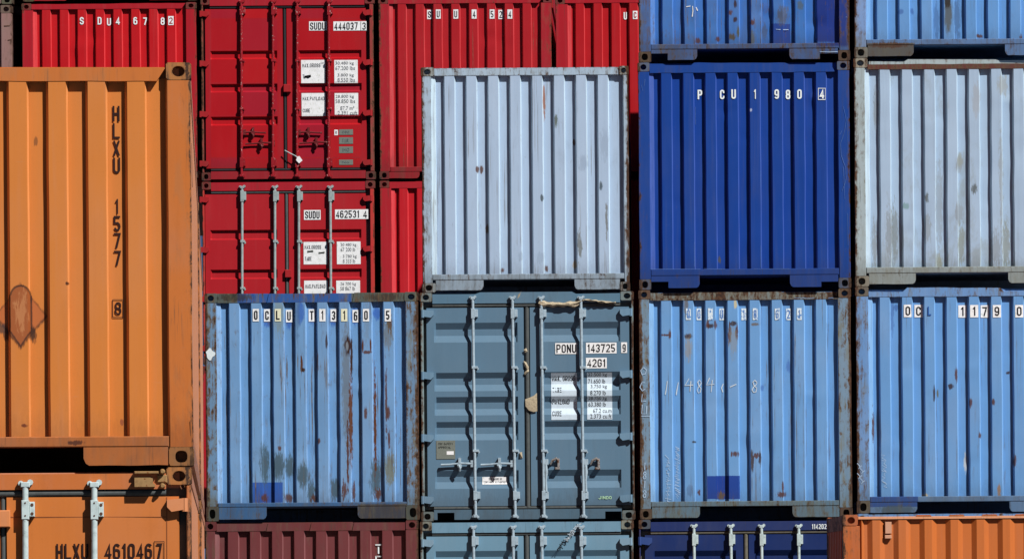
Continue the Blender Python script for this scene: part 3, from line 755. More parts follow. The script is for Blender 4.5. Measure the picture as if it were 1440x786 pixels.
p = c.decal('number_plate', 824, 481.5, 867, 496.7, M_WHITE); c.text('143725', 826, 483.5, 865, 494.8, M_BLACK, p)
p = c.decal('number_plate', 873.5, 481, 881.8, 496, M_WHITE); c.text('9', 875.5, 483.5, 880, 494.5, M_BLACK, p)
p = c.decal('number_plate', 824, 502.7, 853.3, 517.6, M_WHITE); c.text('42G1', 825.7, 504.5, 851.5, 515.6, M_BLACK, p)
p = c.decal('weight_panel', 775, 524, 811.5, 590, M_GREYV, nz=60)
for s_, y, w in (('MAX. GROSS', 531.7, 32), ('TARE', 548, 13), ('PAYLOAD', 564.3, 24), ('CUBE', 581, 13)):
    c.text(s_, 776.8, y-3.4, 776.8+w, y+3.4, M_BLACK, p, bold=0.0)
p = c.decal('weight_panel', 825.5, 523.5, 860.8, 589.5, M_GREYV, nz=60)
for s_, y, x0, x1 in (('32.500 kg', 527, 827, 853.5), ('71.650 lb', 535.5, 827, 851), ('3.750 kg', 543.6, 830.5, 853.5), ('8.270 lb', 552, 830, 852), ('28.750 kg', 560.2, 827.5, 853.5), ('63.380 lb', 568, 827.5, 852), ('67.2 cu.m', 577, 834, 860), ('2.373 cu.ft', 584.8, 830, 860)):
    c.text(s_, x0, y-3.1, x1, y+3.1, M_BLACK, p, bold=0.0)
p = c.decal('data_plate', 613.5, 619, 640, 645, M_TAGP); q = c.decal('sticker', 628, 634, 638, 639, M_WHITE, p, off=0.006)
c.text('CSC SAFETY', 616, 622, 637, 625, M_BLACK, p, bold=0); c.text('APPROVAL', 616, 627, 634, 630, M_BLACK, p, bold=0)
p = c.decal('notice_label', 678, 670, 713, 680.5, M_WHITE, nz=10); c.text('THE INSIDE OF', 687, 671.5, 706, 674.3, M_FADED, p, bold=0); c.text('CONTAINER IS PAINTED', 680, 675.8, 711, 678.6, M_FADED, p, bold=0)
c.text('JINDO', 841.8, 697, 860, 701.3, M_GREEN, bold=0.03)
# torn seal hanging at the top right
m = MB(); rows = 9; cols = 40; vs = []
for i in range(cols+1):
    t = i/cols; px = 758+t*108
    sag = 4*math.sin(t*math.pi*2.1+0.2) + 3.5*math.exp(-((t-0.42)/0.08)**2) + 2*noise.noise((t*9, 1, 2))
    wid = 5 + 5.5*math.exp(-((t-0.04)/0.05)**2) + 5*math.exp(-((t-0.47)/0.06)**2) - 1.5*t
    if t > 0.75: sag *= 0.35
    for j in range(rows+1):
        u = j/rows
        x, z = c.P(px+1.5*noise.noise((t*6, u*3, 7)), 424.5+sag*(0.55+0.4*u)+wid*(u-0.35)+1.6*noise.noise((t*14, u*2, 5)))
        y = 0.012-0.055*math.sin(u*math.pi)*(0.5+0.8*abs(noise.noise((t*7, 3.3, 1))))-0.02*noise.noise((t*12, u*4, 4)) - (0.015 if t < 0.75 else -0.003)
        vs.append((x, min(y, 0.028), z))
m.add(vs, [(i*(rows+1)+j, i*(rows+1)+j+1, (i+1)*(rows+1)+j+1, (i+1)*(rows+1)+j) for i in range(cols) for j in range(rows)])
c.part(m, 'torn_seal', M_CLOTH, label='torn strip of tan door seal peeling off along the top')
def scrap(pts, lab):
    m = MB(); q = [c.P(*p) for p in pts]; cx = sum(p[0] for p in q)/len(q); cz = sum(p[1] for p in q)/len(q)
    vs = [(x, 0.012+0.02*noise.noise((x*30, z*30, 1)), z) for x, z in q] + [(cx, -0.008, cz)]; n = len(q)
    m.add(vs, [(i, (i+1) % n, n) for i in range(n)]); c.part(m, 'seal_scrap', M_CLOTH, label=lab)
scrap([(738.5, 561), (744, 559), (751, 556), (755, 552), (755.5, 578), (750, 579), (744, 577), (739, 571)], 'large torn scrap of tan seal at the door gap')
scrap([(736, 507), (740, 509), (744, 517), (741, 519), (737, 514)], 'small torn scrap of tan seal')
scrap([(737, 524), (743, 518), (744, 522), (738, 527)], 'small torn scrap of tan seal')
scrap([(736, 492), (740, 489), (742, 494), (738, 496)], 'small torn scrap of tan seal')
scrap([(728, 414), (733, 409.5), (731, 417), (727, 421)], 'thin torn strip of tan seal')
scrap([(730.5, 636), (734, 635), (735, 644), (731, 644)], 'small torn scrap of tan seal')

c = Container('lighter slate blue container with locking bars at the bottom edge, below the slate one', 591.5, 892.5, 731.8, 1050, FS)
slate2 = (108, 142, 164)
mats = dict(mats, door=paint('pale_slate_door', slate2, rust=0.12, grime=0.12, streak=0.12), frame=paint('pale_slate_frame', (110, 144, 166), rust=0.38, grime=0.2, edge=0.2), hinge=paint('pale_slate_hinge', (124, 150, 170), grime=0.1),
    cast=paint('pale_slate_casting', (126, 128, 120), rust=0.78, stain=0.4, edge=0.3), hinge_x=(594.5, 887))
door_end(c, (733.5, 748), None, (1034, 1048), [(600, 737.5), (745.5, 886)], [(773.5, 782, 791, 800), (842, 850, 859, 868), (876, 884, 893, 902), (910, 918, 927, 936), (978, 987, 995, 1004)],
    [(665.7, 669.5), (721.5, 725.5), (761.8, 765.8), (817.3, 821.3)], [762, 848, 935, 1020], mats, (748, 752.5), (1029.5, 1034), [(592, 596), (888.5, 891.5)], (17, 18), (13, 13.5),
    bar_ends=(741, 1044), center=(738.5, 745), chx=[(611, 728.5), (763.5, 873)], brackets=[(753, 768, 7), (836, 839.5, 6), (950, 953.5, 6), (1009, 1022, 7)], seed=5)
c.depth = lambda x, z: 0.004
zz = []
for i in range(16):
    t_ = i/15; x, y = 787+27*t_, 769-33*t_
    zz.append([(x+random.uniform(-4, 2), y+random.uniform(-2, 4)), (x+random.uniform(-1, 5), y+random.uniform(-4, 2)), (x+random.uniform(-3, 4), y+random.uniform(-4, 4)), (x+random.uniform(-3, 4), y+random.uniform(-4, 4))])
c.ribbon('scribble', zz[:11], M_BLACK, 0.010, 0.0); c.ribbon('scribble', zz[5:], M_GREYV, 0.009, 0.003)

# --- column of the royal blue container
c = Container('mottled blue container with dark blue repainted patches, on the royal blue one', 896.5, 1194.5, -234, 86.9, FS)
sp = marks(c, [(1180, -60, 33, 122, (24, 48, 128), 'box', 0.08, 0.97), (1098, 50, 14, 17, (26, 58, 138), 'box', 0.3, 0.9), rs(1034, 6, 3, 7, RD, 1.2), rs(1034, 28, 3.4, 5, RD, 1.2), rs(1058, 32, 4, 5, R_, 1.0), rs(1058, 55, 4, 16, (120, 120, 90), 2, .7), rs(1030, 52, 6, 6, (110, 96, 60), 2), rs(1101, 22, 10, 18, (84, 86, 92), 2.0, .75),
    rs(1075, 44, 5, 14, (70, 84, 110), 2, .7), rs(981, 57, 4, 5, R_, 2), rs(1010, 55, 4, 5, R_, 2), rs(1027, 18, 3, 5, R_, 2), rs(1038, 45, 3, 9, (110, 110, 80), 2), rs(1125, 8, 5, 8, (110, 120, 90), 2, .6), rs(966, 22, 5, 4, (70, 120, 190), 2, .6), rs(1078, 10, 5, 10, (70, 110, 180), 1.5, .8)])
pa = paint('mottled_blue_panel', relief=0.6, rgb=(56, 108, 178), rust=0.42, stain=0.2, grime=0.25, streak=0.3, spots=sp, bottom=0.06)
fr = paint('mottled_blue_frame', (70, 102, 160), rust=0.7, stain=0.3, grime=0.4, edge=0.25, spots=marks(c, [(1186, -60, 40, 128, (26, 50, 128), 'box', 0.05, 0.97)]))
ca_r = paint('rusty_brown_casting', (92, 66, 54), rust=0.75, stain=0.5, edge=0.3)
end_wall(c, 914, 1179, (-232, -219), (61.7, 69, 84), (980.5, 1110), 931, 31.1, 8, pa, fr, cast=ca_r, cw=(18, 17), ch=(13, 15), seed=6, side_bottom=((939, 75.5), (1153, 75.5)), dent=0.008,
    pans=[(1078, 20, 12, 0.02), (1100, 18, 10, -0.012), (1078, 46, 8, 0.015)])
c.ribbon('scratch', [[(1091, 41.5), (1096, 42), (1109, 41.5)], [(1153, 73), (1166, 73.5), (1178, 73)], [(1179, 24), (1191, 24.5)]], M_SCRAWL, 0.006)
c.ribbon('scratch', [[(974, 9), (974.5, 16), (973.5, 24)], [(965, 10), (971, 9)], [(979, 10), (981, 15)]], M_WHITE, 0.01)

c = Container('royal blue container marked PCU 1980 4, third from the left in the front wall', 897.5, 1196, 87.1, 406.6, FS)
pa = paint('royal_blue_panel', relief=0.3, rgb=(20, 62, 142), spec=0.2, rust=0.18, stain=0.0, grime=0.08, streak=0.38, fade=0.12, bottom=0.04, spots=marks(c, [rs(1012, 365, 3, 6, (80, 80, 80)), rs(1056, 155, 2, 3, (170, 180, 210))]))
fr = paint('royal_blue_frame', (24, 64, 140), spec=0.2, fade=0.08, rust=0.35, stain=0.05, grime=0.15, edge=0.2, wear=None)
end_wall(c, 914, 1179, (90, 102), (378, 387, 404), (984, 1111), 931, 31.1, 8, pa, fr, cast=paint('blue_rusty_casting', (78, 90, 116), rust=0.72, stain=0.2, edge=0.35), cw=(17, 18), ch=(13, 15), seed=7, side_bottom=((940, 396), (1155, 396)),
    rail_top=[(897, 90), (932, 90), (936, 92), (972, 92), (976, 88.5), (1104, 88.5), (1110, 91), (1146, 91), (1150, 88.5), (1167, 88.5), (1173, 99), (1174, 102)], dent=0.003)
for ch_, x in zip('PCU1980', (984.3, 1015.7, 1031.7, 1061.7, 1092.3, 1108.3, 1124.3)):
    w = 3.5 if ch_ == '1' else 6.4
    c.text(ch_, x-w/2, 126, x+w/2, 139.3, M_WTEXT, bold=0.03)
c.text('4', 1152.6, 126, 1159, 139, M_WTEXT, bold=0.03)
c.ribbon('check_digit_box', [[(1150.8, 124.5), (1160.6, 124.5)], [(1160.6, 124), (1160.6, 140.8)], [(1160.6, 140.4), (1150.8, 140.4)], [(1150.8, 140.8), (1150.8, 124)]], M_WTEXT, 0.007, 0.004)
c.ribbon('scratch', [[(1186+4*math.sin(i*0.9), 150+11*i+3*math.sin(i*2.2)) for i in range(12)], [(1192, 165), (1192.4, 230)], [(1181, 190), (1184, 184)], [(1192, 300), (1192.5, 345)], [(1186, 235), (1188, 280)], [(902, 120), (904, 128)], [(907, 112), (906, 121)]], M_SCR, 0.004)
c.ribbon('scratch', [[(978, 150), (978.3, 175)], [(976.5, 340), (976.8, 375)], [(1070, 345), (1070, 376)], [(1070, 240), (1070.2, 262)], [(915, 378.3), (985, 378.3)], [(990, 377.8), (1020, 378.6)], [(1060, 378), (1110, 378)]], M_SCR, 0.004)

c = Container('light blue container with worn white number tiles and chalk digits, under the royal blue one', 898.5, 1198, 406.8, 729, FS)
sp = marks(c, [(1008, 685, 14, 16.5, (26, 62, 146), 'box', 0.10, 0.97), (1045.5, 685, 14, 16.5, (26, 62, 146), 'box', 0.10, 0.0), (1024, 685, 17, 16.8, (26, 62, 146), 'box', 0.14, 0.97),
    rs(968, 473, 7, 5, RD, 1.4), rs(968, 490, 6, 22, (150, 140, 120), 2, .6), rs(999, 458, 7, 4, RD, 1.6), rs(995, 455, 2.5, 9, R_), rs(1006, 456, 2.5, 9, R_), rs(1031, 455, 7.5, 4.5, RD, 1.4), rs(1026, 470, 3, 18, R_, 2), rs(1036, 466, 3, 14, R_, 2), rs(1031, 480, 7, 26, (140, 140, 130), 2, .5), rs(1062, 456, 7, 3, (140, 120, 100), 1.8, .8),
    rs(942, 470, 3, 8, R_, 1.6), rs(936, 471, 8, 2, R_, 2), rs(965, 430, 4, 22, (140, 120, 90), 2, .7), rs(1034, 428, 3, 8, (200, 190, 150)), rs(1034, 638, 4, 5, R_), rs(1029, 638, 2, 5, R_), rs(1038, 638, 2, 5, R_), rs(1058, 648, 3, 20, (84, 60, 50), 1.4), rs(1069, 644, 2.6, 12, RD, 1.4), rs(1063, 640, 5, 5, R_, 2), rs(1099, 695, 8, 5, R_, 2), rs(1101, 685, 2, 12, R_), rs(1014, 696, 6, 8, (130, 110, 90), 2), rs(976, 621, 4, 2, (60, 60, 60)), rs(1072, 545, 3, 6, (66, 104, 172), 1.4, .6), rs(1109, 515, 4, 10, (70, 110, 180), 1.6, .7), rs(970, 690, 6, 10, (80, 110, 150), 2, .6), rs(983, 692, 3, 6, R_, 2)])
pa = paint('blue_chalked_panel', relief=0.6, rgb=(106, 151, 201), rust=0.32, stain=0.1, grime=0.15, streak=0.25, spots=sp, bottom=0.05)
fr = paint('blue_stained_frame', (112, 138, 162), rust=0.66, stain=0.8, grime=0.4, edge=0.3, grime_rgb=(120, 118, 98))
rl = paint('rust_brown_rail', (120, 128, 128), rust=1.0, stain=0.6, grime=0.5, edge=0.1)
end_wall(c, 914, 1179, (412, 421.5), (704, 711.5, 727), (984.5, 1114.5), 931, 31.1, 8, pa, fr, cast=ca_r, railm=rl, sillm=paint('blue_green_sill', (98, 130, 156), rust=0.7, stain=0.4, grime=0.5, edge=0.3, grime_rgb=(110, 112, 92)), cw=(17, 18), ch=(13, 15), seed=8,
    rail_top=[(898, 412), (926, 412), (929, 419.5), (966, 419.5), (975, 411), (1099, 410), (1101, 419), (1146, 419), (1154, 412), (1164, 412), (1165, 419), (1180, 419)], segs=None)
for ch_, x in zip(['O', 'C', '', 'U', '1', '8', '6', '2', '1'], (968, 983, 999, 1015, 1046, 1062, 1093, 1109, 1124)):
    c.tile(ch_, x, 441.5, 6.8, 16.5, M_WORNW, M_GHOST, 0.6)
def pol(cx, cy, w, h, pts, j=0.0): return [(cx+w*(u-0.5)+random.uniform(-j, j), cy+h*(v-0.5)+random.uniform(-j, j)) for u, v in pts]
D8 = [(.7, .15), (.45, 0), (.2, .15), (.35, .42), (.7, .65), (.6, .95), (.3, 1), (.1, .8), (.3, .55), (.65, .35), (.75, .18)]
st = [pol(937, 545, 7, 19, [(.7, 0), (.55, .5), (.3, 1)]), pol(952.5, 546, 5, 18, [(.8, 0), (.4, .6), (.2, 1)]),
      pol(969, 541, 13, 18, [(.5, 0), (.05, .55), (.95, .5)]), pol(969, 541, 13, 18, [(.7, .2), (.6, 1)]), pol(984, 543, 9, 18, D8),
      pol(999, 541, 11, 20, [(.4, 0), (0, .5), (1, .45)]), pol(999, 541, 11, 20, [(.75, .15), (.6, 1)]), pol(1016, 545, 3, 12, [(.9, 0), (.1, .5), (.7, 1)]),
      pol(1031, 542, 9, 4, [(0, 1), (1, 0)]), pol(1062, 543, 11, 17, D8)]
c.ribbon('chalk_number', st, M_CHALK, 0.011)
st = [pol(905, 522, 9, 11, [(.5, 0), (.05, .4), (.3, .95), (.8, .8), (.95, .3), (.5, 0)]), pol(904, 543, 8, 13, [(.9, .1), (.3, .1), (0, .6), (.4, 1), (.9, .8)]),
      pol(905, 560, 9, 12, [(.3, 0), (.2, .9), (.9, .8)]), pol(906, 576, 9, 14, [(.2, 0), (.1, .9), (.8, .9), (.9, .1)]), pol(908, 585, 12, 2, [(0, .5), (1, .5)])]
for i in range(4): st.append(pol(907, 655+13*i, 7, 10, D8 if i % 2 else [(.5, 0), (.4, 1)]))
c.ribbon('chalk_number', st, M_SCRAWL, 0.009)
st = []
for i in range(13): st.append(pol(939+(i % 2), 643+5*i, 6, 5, [(0, .2), (.6, 0), (.3, .8), (1, 1)] if i > 0 else [(0, 0), (1, 1)], 1.3))
for i in range(16): st.append(pol(952+(i % 3)*.5, 630+4.5*i, 7, 6, [(.1, 0), (.9, .4), (.2, .6), (.8, 1)], 1.5))
c.ribbon('chalk_scrawl', st, M_SCRAWL, 0.006)

c = Container('navy blue container with pale locking bars at the bottom edge beside the orange one', 899, 1199, 729.2, 1050, FS)
navy = (20, 42, 96)
mats = dict(door=paint('navy_door', navy, rust=0.1, grime=0.1, streak=0.15), frame=paint('navy_frame', (30, 46, 98), rust=0.25, grime=0.2, edge=0.15), cast=paint('navy_casting', (70, 76, 88), rust=0.55, stain=0.2, edge=0.3),
    bar=M_GALVW, gasket=M_GASKT, hinge=paint('navy_hinge', (46, 70, 130), grime=0.2), hinge_w=0.14, hinge_h=0.08, hinge_x=(900, 1196))
door_end(c, (732.5, 745.5), None, (1034, 1048), [(907.5, 1046.5), (1053.5, 1192)], [(773, 781, 790, 799), (842, 850, 859, 868), (910, 918, 927, 936), (978, 987, 995, 1004)],
    [(975.7, 979), (1027.6, 1031), (1070.7, 1074), (1123, 1126)], [759, 846, 933, 1020], mats, (745.5, 750.5), (1029, 1034), [(899.5, 902), (1196, 1198.5)], (17, 18), (13, 14),
    bar_ends=(739.5, 1044), center=(1047, 1053), chx=[(919, 1036), (1063, 1180)], brackets=[(750, 767, 6), (836, 839.5, 6), (950, 953.5, 6), (1009, 1022, 7)], bar_r=0.0175, seed=9)
c.depth = lambda x, z: 0.004
c.text('114202', 1141.7, 736.3, 1162.2, 743.3, M_WTEXT, bold=0.02)

# --- right-hand column
c = Container('sky blue container at the top right, with a rust-brown plate below it', 1200, 1500, -241, 80.9, FS)
sp = marks(c, [(1333.5, 20, 7, 36, (86, 90, 88), 'ell', 0.9, 0.9), rs(1333, 2, 6, 14, (60, 50, 46), 1.2), rs(1346, 25, 7, 36, (70, 100, 140), 1.6, .7), rs(1317, 30, 5, 30, (66, 100, 150), 1.6, .6), rs(1379, 51, 4, 4, R_, 1.6), rs(1376, 50, 3, 3, R_), rs(1267, 17, 5, 5, (60, 96, 160), 1.6, .7), rs(1283, 16, 3, 6, (60, 96, 160), 1.6, .7), rs(1436, 55, 3, 8, R_, 2)])
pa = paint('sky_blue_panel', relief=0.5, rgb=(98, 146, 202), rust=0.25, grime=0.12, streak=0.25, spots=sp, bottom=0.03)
fr = paint('sky_blue_frame', (120, 148, 196), rust=0.62, stain=0.35, grime=0.4, edge=0.25, grime_rgb=(140, 140, 120))
end_wall(c, 1217, 1483, (-240, -227), (55, 63, 78.5), (1285, 1413.5), 1233, 31.2, 8, pa, fr, cast=paint('tan_casting', (132, 128, 120), rust=0.7, stain=0.3, edge=0.3), sillm=paint('sky_blue_sill', (98, 134, 186), rust=0.6, stain=0.3, grime=0.3, edge=0.25, spots=marks(c, [(1252, 70, 34, 9.5, (96, 92, 84), 'box', 0.5, 0.95), rs(1252, 64, 34, 5, R_, 1.8)])), cw=(19, 18), ch=(13, 15.5), seed=10)

c = Container('grime-streaked white container below the sky blue one at the right edge', 1201, 1501, 81.1, 401.9, FS)
G = (142, 152, 160)
sp = marks(c, [rs(1230, 345, 5, 40, G, 2.4, .8), rs(1251, 330, 7, 46, G, 2.4, .8), rs(1258, 330, 6, 50, (126, 134, 134), 2.4, .7), rs(1303, 322, 8, 24, G, 2.2, .8), rs(1321, 290, 7, 80, G, 2.4, .6), rs(1350, 230, 7, 14, G, 1.6, .8), rs(1349, 300, 8, 20, G, 1.8, .8), rs(1352, 345, 6, 34, (136, 142, 134), 2, .8), rs(1415, 345, 7, 46, (134, 140, 134), 2, .8), rs(1400, 350, 9, 30, G, 2.2, .8), rs(1373, 140, 7, 30, (160, 168, 178), 1.4, .8), rs(1410, 120, 9, 18, (156, 160, 156), 2.2, .7), rs(1274, 290, 6, 6, (120, 154, 156), 1.6, .8),
    rs(1370, 266, 5, 8, (90, 96, 96), 2.6), rs(1303, 278, 3, 8, (90, 96, 96), 2.6), rs(1350, 225, 5, 12, (146, 154, 152), 2), rs(1232, 150, 4, 40, (130, 140, 150), 2.4, .7), rs(1321, 369, 6, 14, (146, 150, 134), 2, .8), rs(1408, 250, 4, 80, (146, 152, 152), 2.4, .6)])
pa = paint('grimy_white_panel', relief=0.25, rgb=(166, 183, 206), rust=0.16, stain=0.1, grime=0.5, streak=0.3, fade=0.1, spots=sp, grime_rgb=(134, 138, 128), bottom=0.03)
fr = paint('grimy_white_frame', (164, 174, 178), rust=0.55, stain=0.35, grime=0.6, edge=0.25, grime_rgb=(140, 140, 126))
end_wall(c, 1217, 1483, (90, 97), (375, 383.5, 398.5), (1288, 1418), 1238.4, 31.35, 8, pa, fr, cast=paint('cream_casting', (150, 140, 126), rust=0.74, stain=0.3, edge=0.3), railm=paint('rust_red_rail', (96, 50, 42), rust=0.75, stain=0.6, grime=0.4), cw=(20, 18), ch=(13.5, 15), seed=11, dent=0.006)
m = MB(); q = [c.P(*p) for p in ((1222, 86.5), (1271, 87), (1277, 83.5), (1402, 83.8), (1407, 88), (1445, 89), (1482, 89), (1482, 91), (1222, 91))]
m.prism(q, 0.02, 0.06); c.part(m, 'roof_edge', fr)

c = Container('light blue container marked OCL 1179 0 at the right edge, above the orange one', 1203.5, 1503.5, 402.1, 720.5, FS)
sp = marks(c, [rs(1314, 553, 2.4, 14, RD, 1.2), rs(1319, 553, 2, 8, (130, 130, 110), 1.4), rs(1337, 543, 5, 5, RD, 1.6), rs(1345, 527, 2.8, 12, R_, 1.4), rs(1365, 566, 3, 8, (110, 60, 60), 1.4), rs(1397, 565, 3, 6, R_, 1.4), rs(1418, 524, 3, 3, RD, 2), rs(1260, 432, 6, 6, (60, 96, 160), 1.6, .7), rs(1427, 648, 3, 10, R_, 2), rs(1358, 649, 3, 16, (200, 200, 190), 1.3, .7), rs(1405, 690, 3, 12, (150, 120, 90), 1.8), rs(1378, 612, 3, 5, R_, 2), rs(1302, 697, 6, 5, (190, 180, 150), 2), rs(1330, 700, 5, 4, R_, 2), rs(1255, 440, 3, 40, (70, 104, 160), 2.2, .6), rs(1228, 600, 2, 26, R_, 2.4)])
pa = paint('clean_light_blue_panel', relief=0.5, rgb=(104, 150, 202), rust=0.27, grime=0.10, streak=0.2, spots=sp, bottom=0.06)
fr_blue = fr = paint('light_blue_scuffed_frame', (104, 142, 192), rust=0.60, stain=0.5, grime=0.35, edge=0.2, grime_rgb=(90, 100, 100))
end_wall(c, 1222, 1486, (408, 416.5), (697, 705, 719.5), (1290, 1420), 1238.4, 31.35, 8, pa, fr, cast=paint('brown_blue_casting', (104, 94, 84), rust=0.7, stain=0.4, edge=0.3), sillm=paint('dark_blue_sill', (104, 136, 176), rust=0.5, stain=0.3, grime=0.3, edge=0.25, spots=marks(c, [(1250, 704, 42, 8.5, (38, 80, 150), 'box', 0.12, 0.95), rs(1260, 716, 34, 8, (70, 90, 100), 1.2, .8)])), cw=(19, 18), ch=(13.5, 18), seed=12,
    rail_top=[(1204, 410), (1269, 410.5), (1276, 404.3), (1407, 404.6), (1412, 410), (1484, 410)], pans=[(1358, 648, 12, 0.012)])
for ch_, x in zip('OC1179' + '0', (1276.8, 1292, 1353.8, 1370, 1385.2, 1402, 1433.4)):
    c.tile(ch_, x, 437 if x < 1300 else 437.5, 11.5, 17.5)
c.text('L', 1304.5, 431, 1309.5, 443.5, plain('ghost_blue_letter', (34, 84, 160)), bold=0.02)
c.ribbon('chalk_scrawl', [pol(1209+(i % 2)*4, 655+7*i, 7, 8, [(0, 0), (.5, .5), (.2, 1), (.9, .4)]) for i in range(4)] + [pol(1243+(i % 2), 642+8*i, 7, 8, [(0, 0), (.9, .3), (.2, .6), (.8, 1)], 1.4) for i in range(6)], M_SCRAWL, 0.007)

# ================================================================== red stacks behind
RS = 99.7
red_p = (163, 26, 35)
def redp(n, rgb=red_p, **k): return paint(n, rgb, **dict(dict(rust=0.12, grime=0.08, streak=0.25, fade=0.03, spec=0.2, relief=0.5 if 'panel' in n else 0.0), **k))
red_cast = paint('dark_red_casting', (120, 30, 34), rust=0.62, stain=0.2, edge=0.25)
red_frame = redp('red_frame', (172, 26, 38), rust=0.3, edge=0.15)

c = Container('red corrugated container marked SDU 4678 2, behind the big orange stack', 31, 277, 4.5, 252, RS)
end_wall(c, 47, 262, (5.5, 13), (233, 240, 250), (100, 208), 60, 25.1, 8, redp('bright_red_panel', (190, 20, 28)), red_frame, cast=red_cast, cw=(14, 15), ch=(9.5, 10), seed=13, dent=0.003)
for ch_, x in zip('SDU4678', (115, 140, 152.7, 165.7, 190.3, 203.7, 228.3)):
    c.text(ch_, x-2.8, 24.5 + (1 if ch_ == 'U' else 0), x+2.8, 35 + (1 if ch_ == 'U' else 0), M_WTEXT, bold=0.03)
c.tile('2', 240.3, 29.4, 7.6, 12.5, M_WTEXT, red_frame, 0.66)
c = Container('red container of which only the bottom edge shows, above the SDU 4678 2 one', 31, 277, -254, 2, RS)
end_wall(c, 47, 262, (-253, -245), (-17, -10, 1), (95, 207), 60, 25.1, 8, redp('red_panel_high'), red_frame, cast=paint('olive_casting', (92, 84, 56), rust=0.6, edge=0.2), cw=(16, 15), ch=(9.5, 10), seed=14)
pink = paint('brown_pink_panel', (150, 104, 98), rust=0.2, grime=0.2); pinkf = paint('brown_pink_frame', (150, 108, 102), rust=0.4, stain=0.2, grime=0.25, edge=0.15)
c = Container('dusty pink-brown container at the left edge behind the orange stack', -228, 17.5, 8.5, 258, RS)
end_wall(c, -213, 2, (9.5, 17), (240, 246, 256), (-160, -50), -199, 25.1, 8, pink, pinkf, cast=paint('brown_pink_casting', (112, 90, 80), rust=0.62, edge=0.3), cw=(14, 16), ch=(11.5, 10), seed=15)
c.ribbon('scratch', [[(1, 36), (6, 37), (14, 36.5)], [(11, 57), (16, 56)], [(0, 56), (8, 57)]], M_HW_DARK, 0.012)
c = Container('dusty pink-brown container cut off by the top left corner of the photo', -228, 17, -250, 7, RS)
end_wall(c, -213, 2, (-249, -241), (-12, -5, 6), (-160, -50), -199, 25.1, 8, pink, pinkf, cast=paint('green_grey_casting', (104, 100, 78), rust=0.5, edge=0.3), cw=(14, 16), ch=(11, 10.5), seed=16)

def red_door(label, xl, xr, yt, yb, dy, bars, mats, header, gt, gb, sill, chans, hinges, seed, bar_ends, handles=(), brackets=(), locks=(), center=(398.5, 402.5)):
    c = Container(label, xl, xr, yt, yb, RS)
    door_end(c, header, None, sill, [(288.5, center[0]-0.5), (center[1]+0.5, 515)], chans, bars, hinges, mats, gt, gb, [(xl+0.5, xl+3.5), (xr-7.5, xr-2)], (13, 14), (11, 11.5),
        bar_ends=bar_ends, center=center, chx=[(296, 390), (420, 508.5)], brackets=brackets, handles=handles, locks=locks, seed=seed, chd=0.036, bar_r=0.019)
    return c
def cells(xs, ys, cols):
    W_, s0 = 244/2/RS, RS; out = []
    for i in range(len(xs)-1):
        for j in range(len(ys)-1):
            cx, cy = (xs[i]+xs[i+1])/2, (ys[j]+ys[j+1])/2; a, b = unroll(cx, cy)
            out.append((a, b, (xs[i+1]-xs[i])/2-1, (ys[j+1]-ys[j])/2-0.5, random.choice(cols), 'box', 0.05, random.uniform(0.35, 0.85)))
    return out
def door_cells(c_xl, c_xr, yt, yb, xs, ys):
    a0 = (unroll(c_xl, (yt+yb)/2)[0]+unroll(c_xr, (yt+yb)/2)[0])/2; zb = unroll((c_xl+c_xr)/2, yb)[1]
    return [((a-a0)/RS, (b-zb)/RS, rx/RS, ry/RS, col, k, am, al) for a, b, rx, ry, col, k, am, al in cells(xs, ys, [(182, 14, 20), (176, 16, 26), (160, 26, 46), (184, 20, 26)])]
rdoor = redp('red_door', (168, 24, 34), streak=0.12, spots=door_cells(282.5, 527.5, -4.5, 253.5, [295, 340, 391], [13, 26, 71, 117, 163, 222, 236])+door_cells(282.5, 527.5, -4.5, 253.5, [420, 463, 508], [13, 26, 71, 117, 163, 222, 236]))
rhin = redp('red_hinge', (166, 34, 38), rust=0.15)
M_REDHW = plain('dark_red_steel', (112, 26, 30), 0.6, 0.4, worn=(176, 150, 140), worn_amt=0.62)
rpost = redp('red_chipped_post', (150, 60, 56), rust=0.62, stain=0.3, edge=0.3)
mats = dict(door=rdoor, frame=redp('red_door_frame', (168, 30, 42), rust=0.25, edge=0.1), post=rpost, cast=red_cast, bar=M_REDBAR, gasket=M_GASK, hinge=rhin, hinge_w=0.115, hinge_h=0.07, hinge_x=(282, 522))
c = red_door('red container with red locking bars, numbered SUDU 444037 3', 282.5, 527.5, -4.5, 253.5, 0, [(339.5, 339.8), (384, 383.8), (418, 417.7), (462.5, 462.3)], mats, (-4, 8), (8, 12), (236.5, 240), (240.5, 251.5),
    [(71, 72.5, 80.5, 83), (117.5, 119, 127, 129.5), (163.5, 165, 173.5, 176)], [19, 89, 160, 229.5], 17, (3, 247),
    handles=[('lever', 344, 187, 30, 0, M_REDHW), ('lever', 383, 202, -38, 0, M_REDHW), ('lever', 421, 187, 32, 1, M_REDHW), ('lever', 461, 201, -40, 1, M_REDHW)],
    brackets=[(10, 22, 5.5), (84, 87.5, 4), (152, 155, 4), (222, 236, 5.5)], locks=[(398.6, 119, 409, 130, rhin)])
p = c.decal('number_plate', 434.5, 30.3, 459.4, 43.2, M_WHITE); c.text('SUDU', 436, 31.8, 457.5, 42, M_BLACK, p)
p = c.decal('number_plate', 468.7, 30.3, 515.3, 43.2, M_WHITE); c.text('444037', 470, 31.8, 503, 42, M_BLACK, p); c.text('3', 509.3, 31.8, 514.3, 42, M_BLACK, p)
c.ribbon('check_digit_rule', [[(507.3, 30.6), (507.3, 43)]], M_BLACK, 0.006, 0.006)
p = c.decal('weight_panel', 423.3, 84.5, 457.3, 117, M_WHITE); c.text('MAX.GROSS', 425, 89.5, 450.5, 94.8, M_FADED, p, bold=0); c.text('(a)', 451, 87, 455, 90.5, M_FADED, p, bold=0); c.text('T', 425.5, 105, 428, 110.5, M_FADED, p, bold=0)
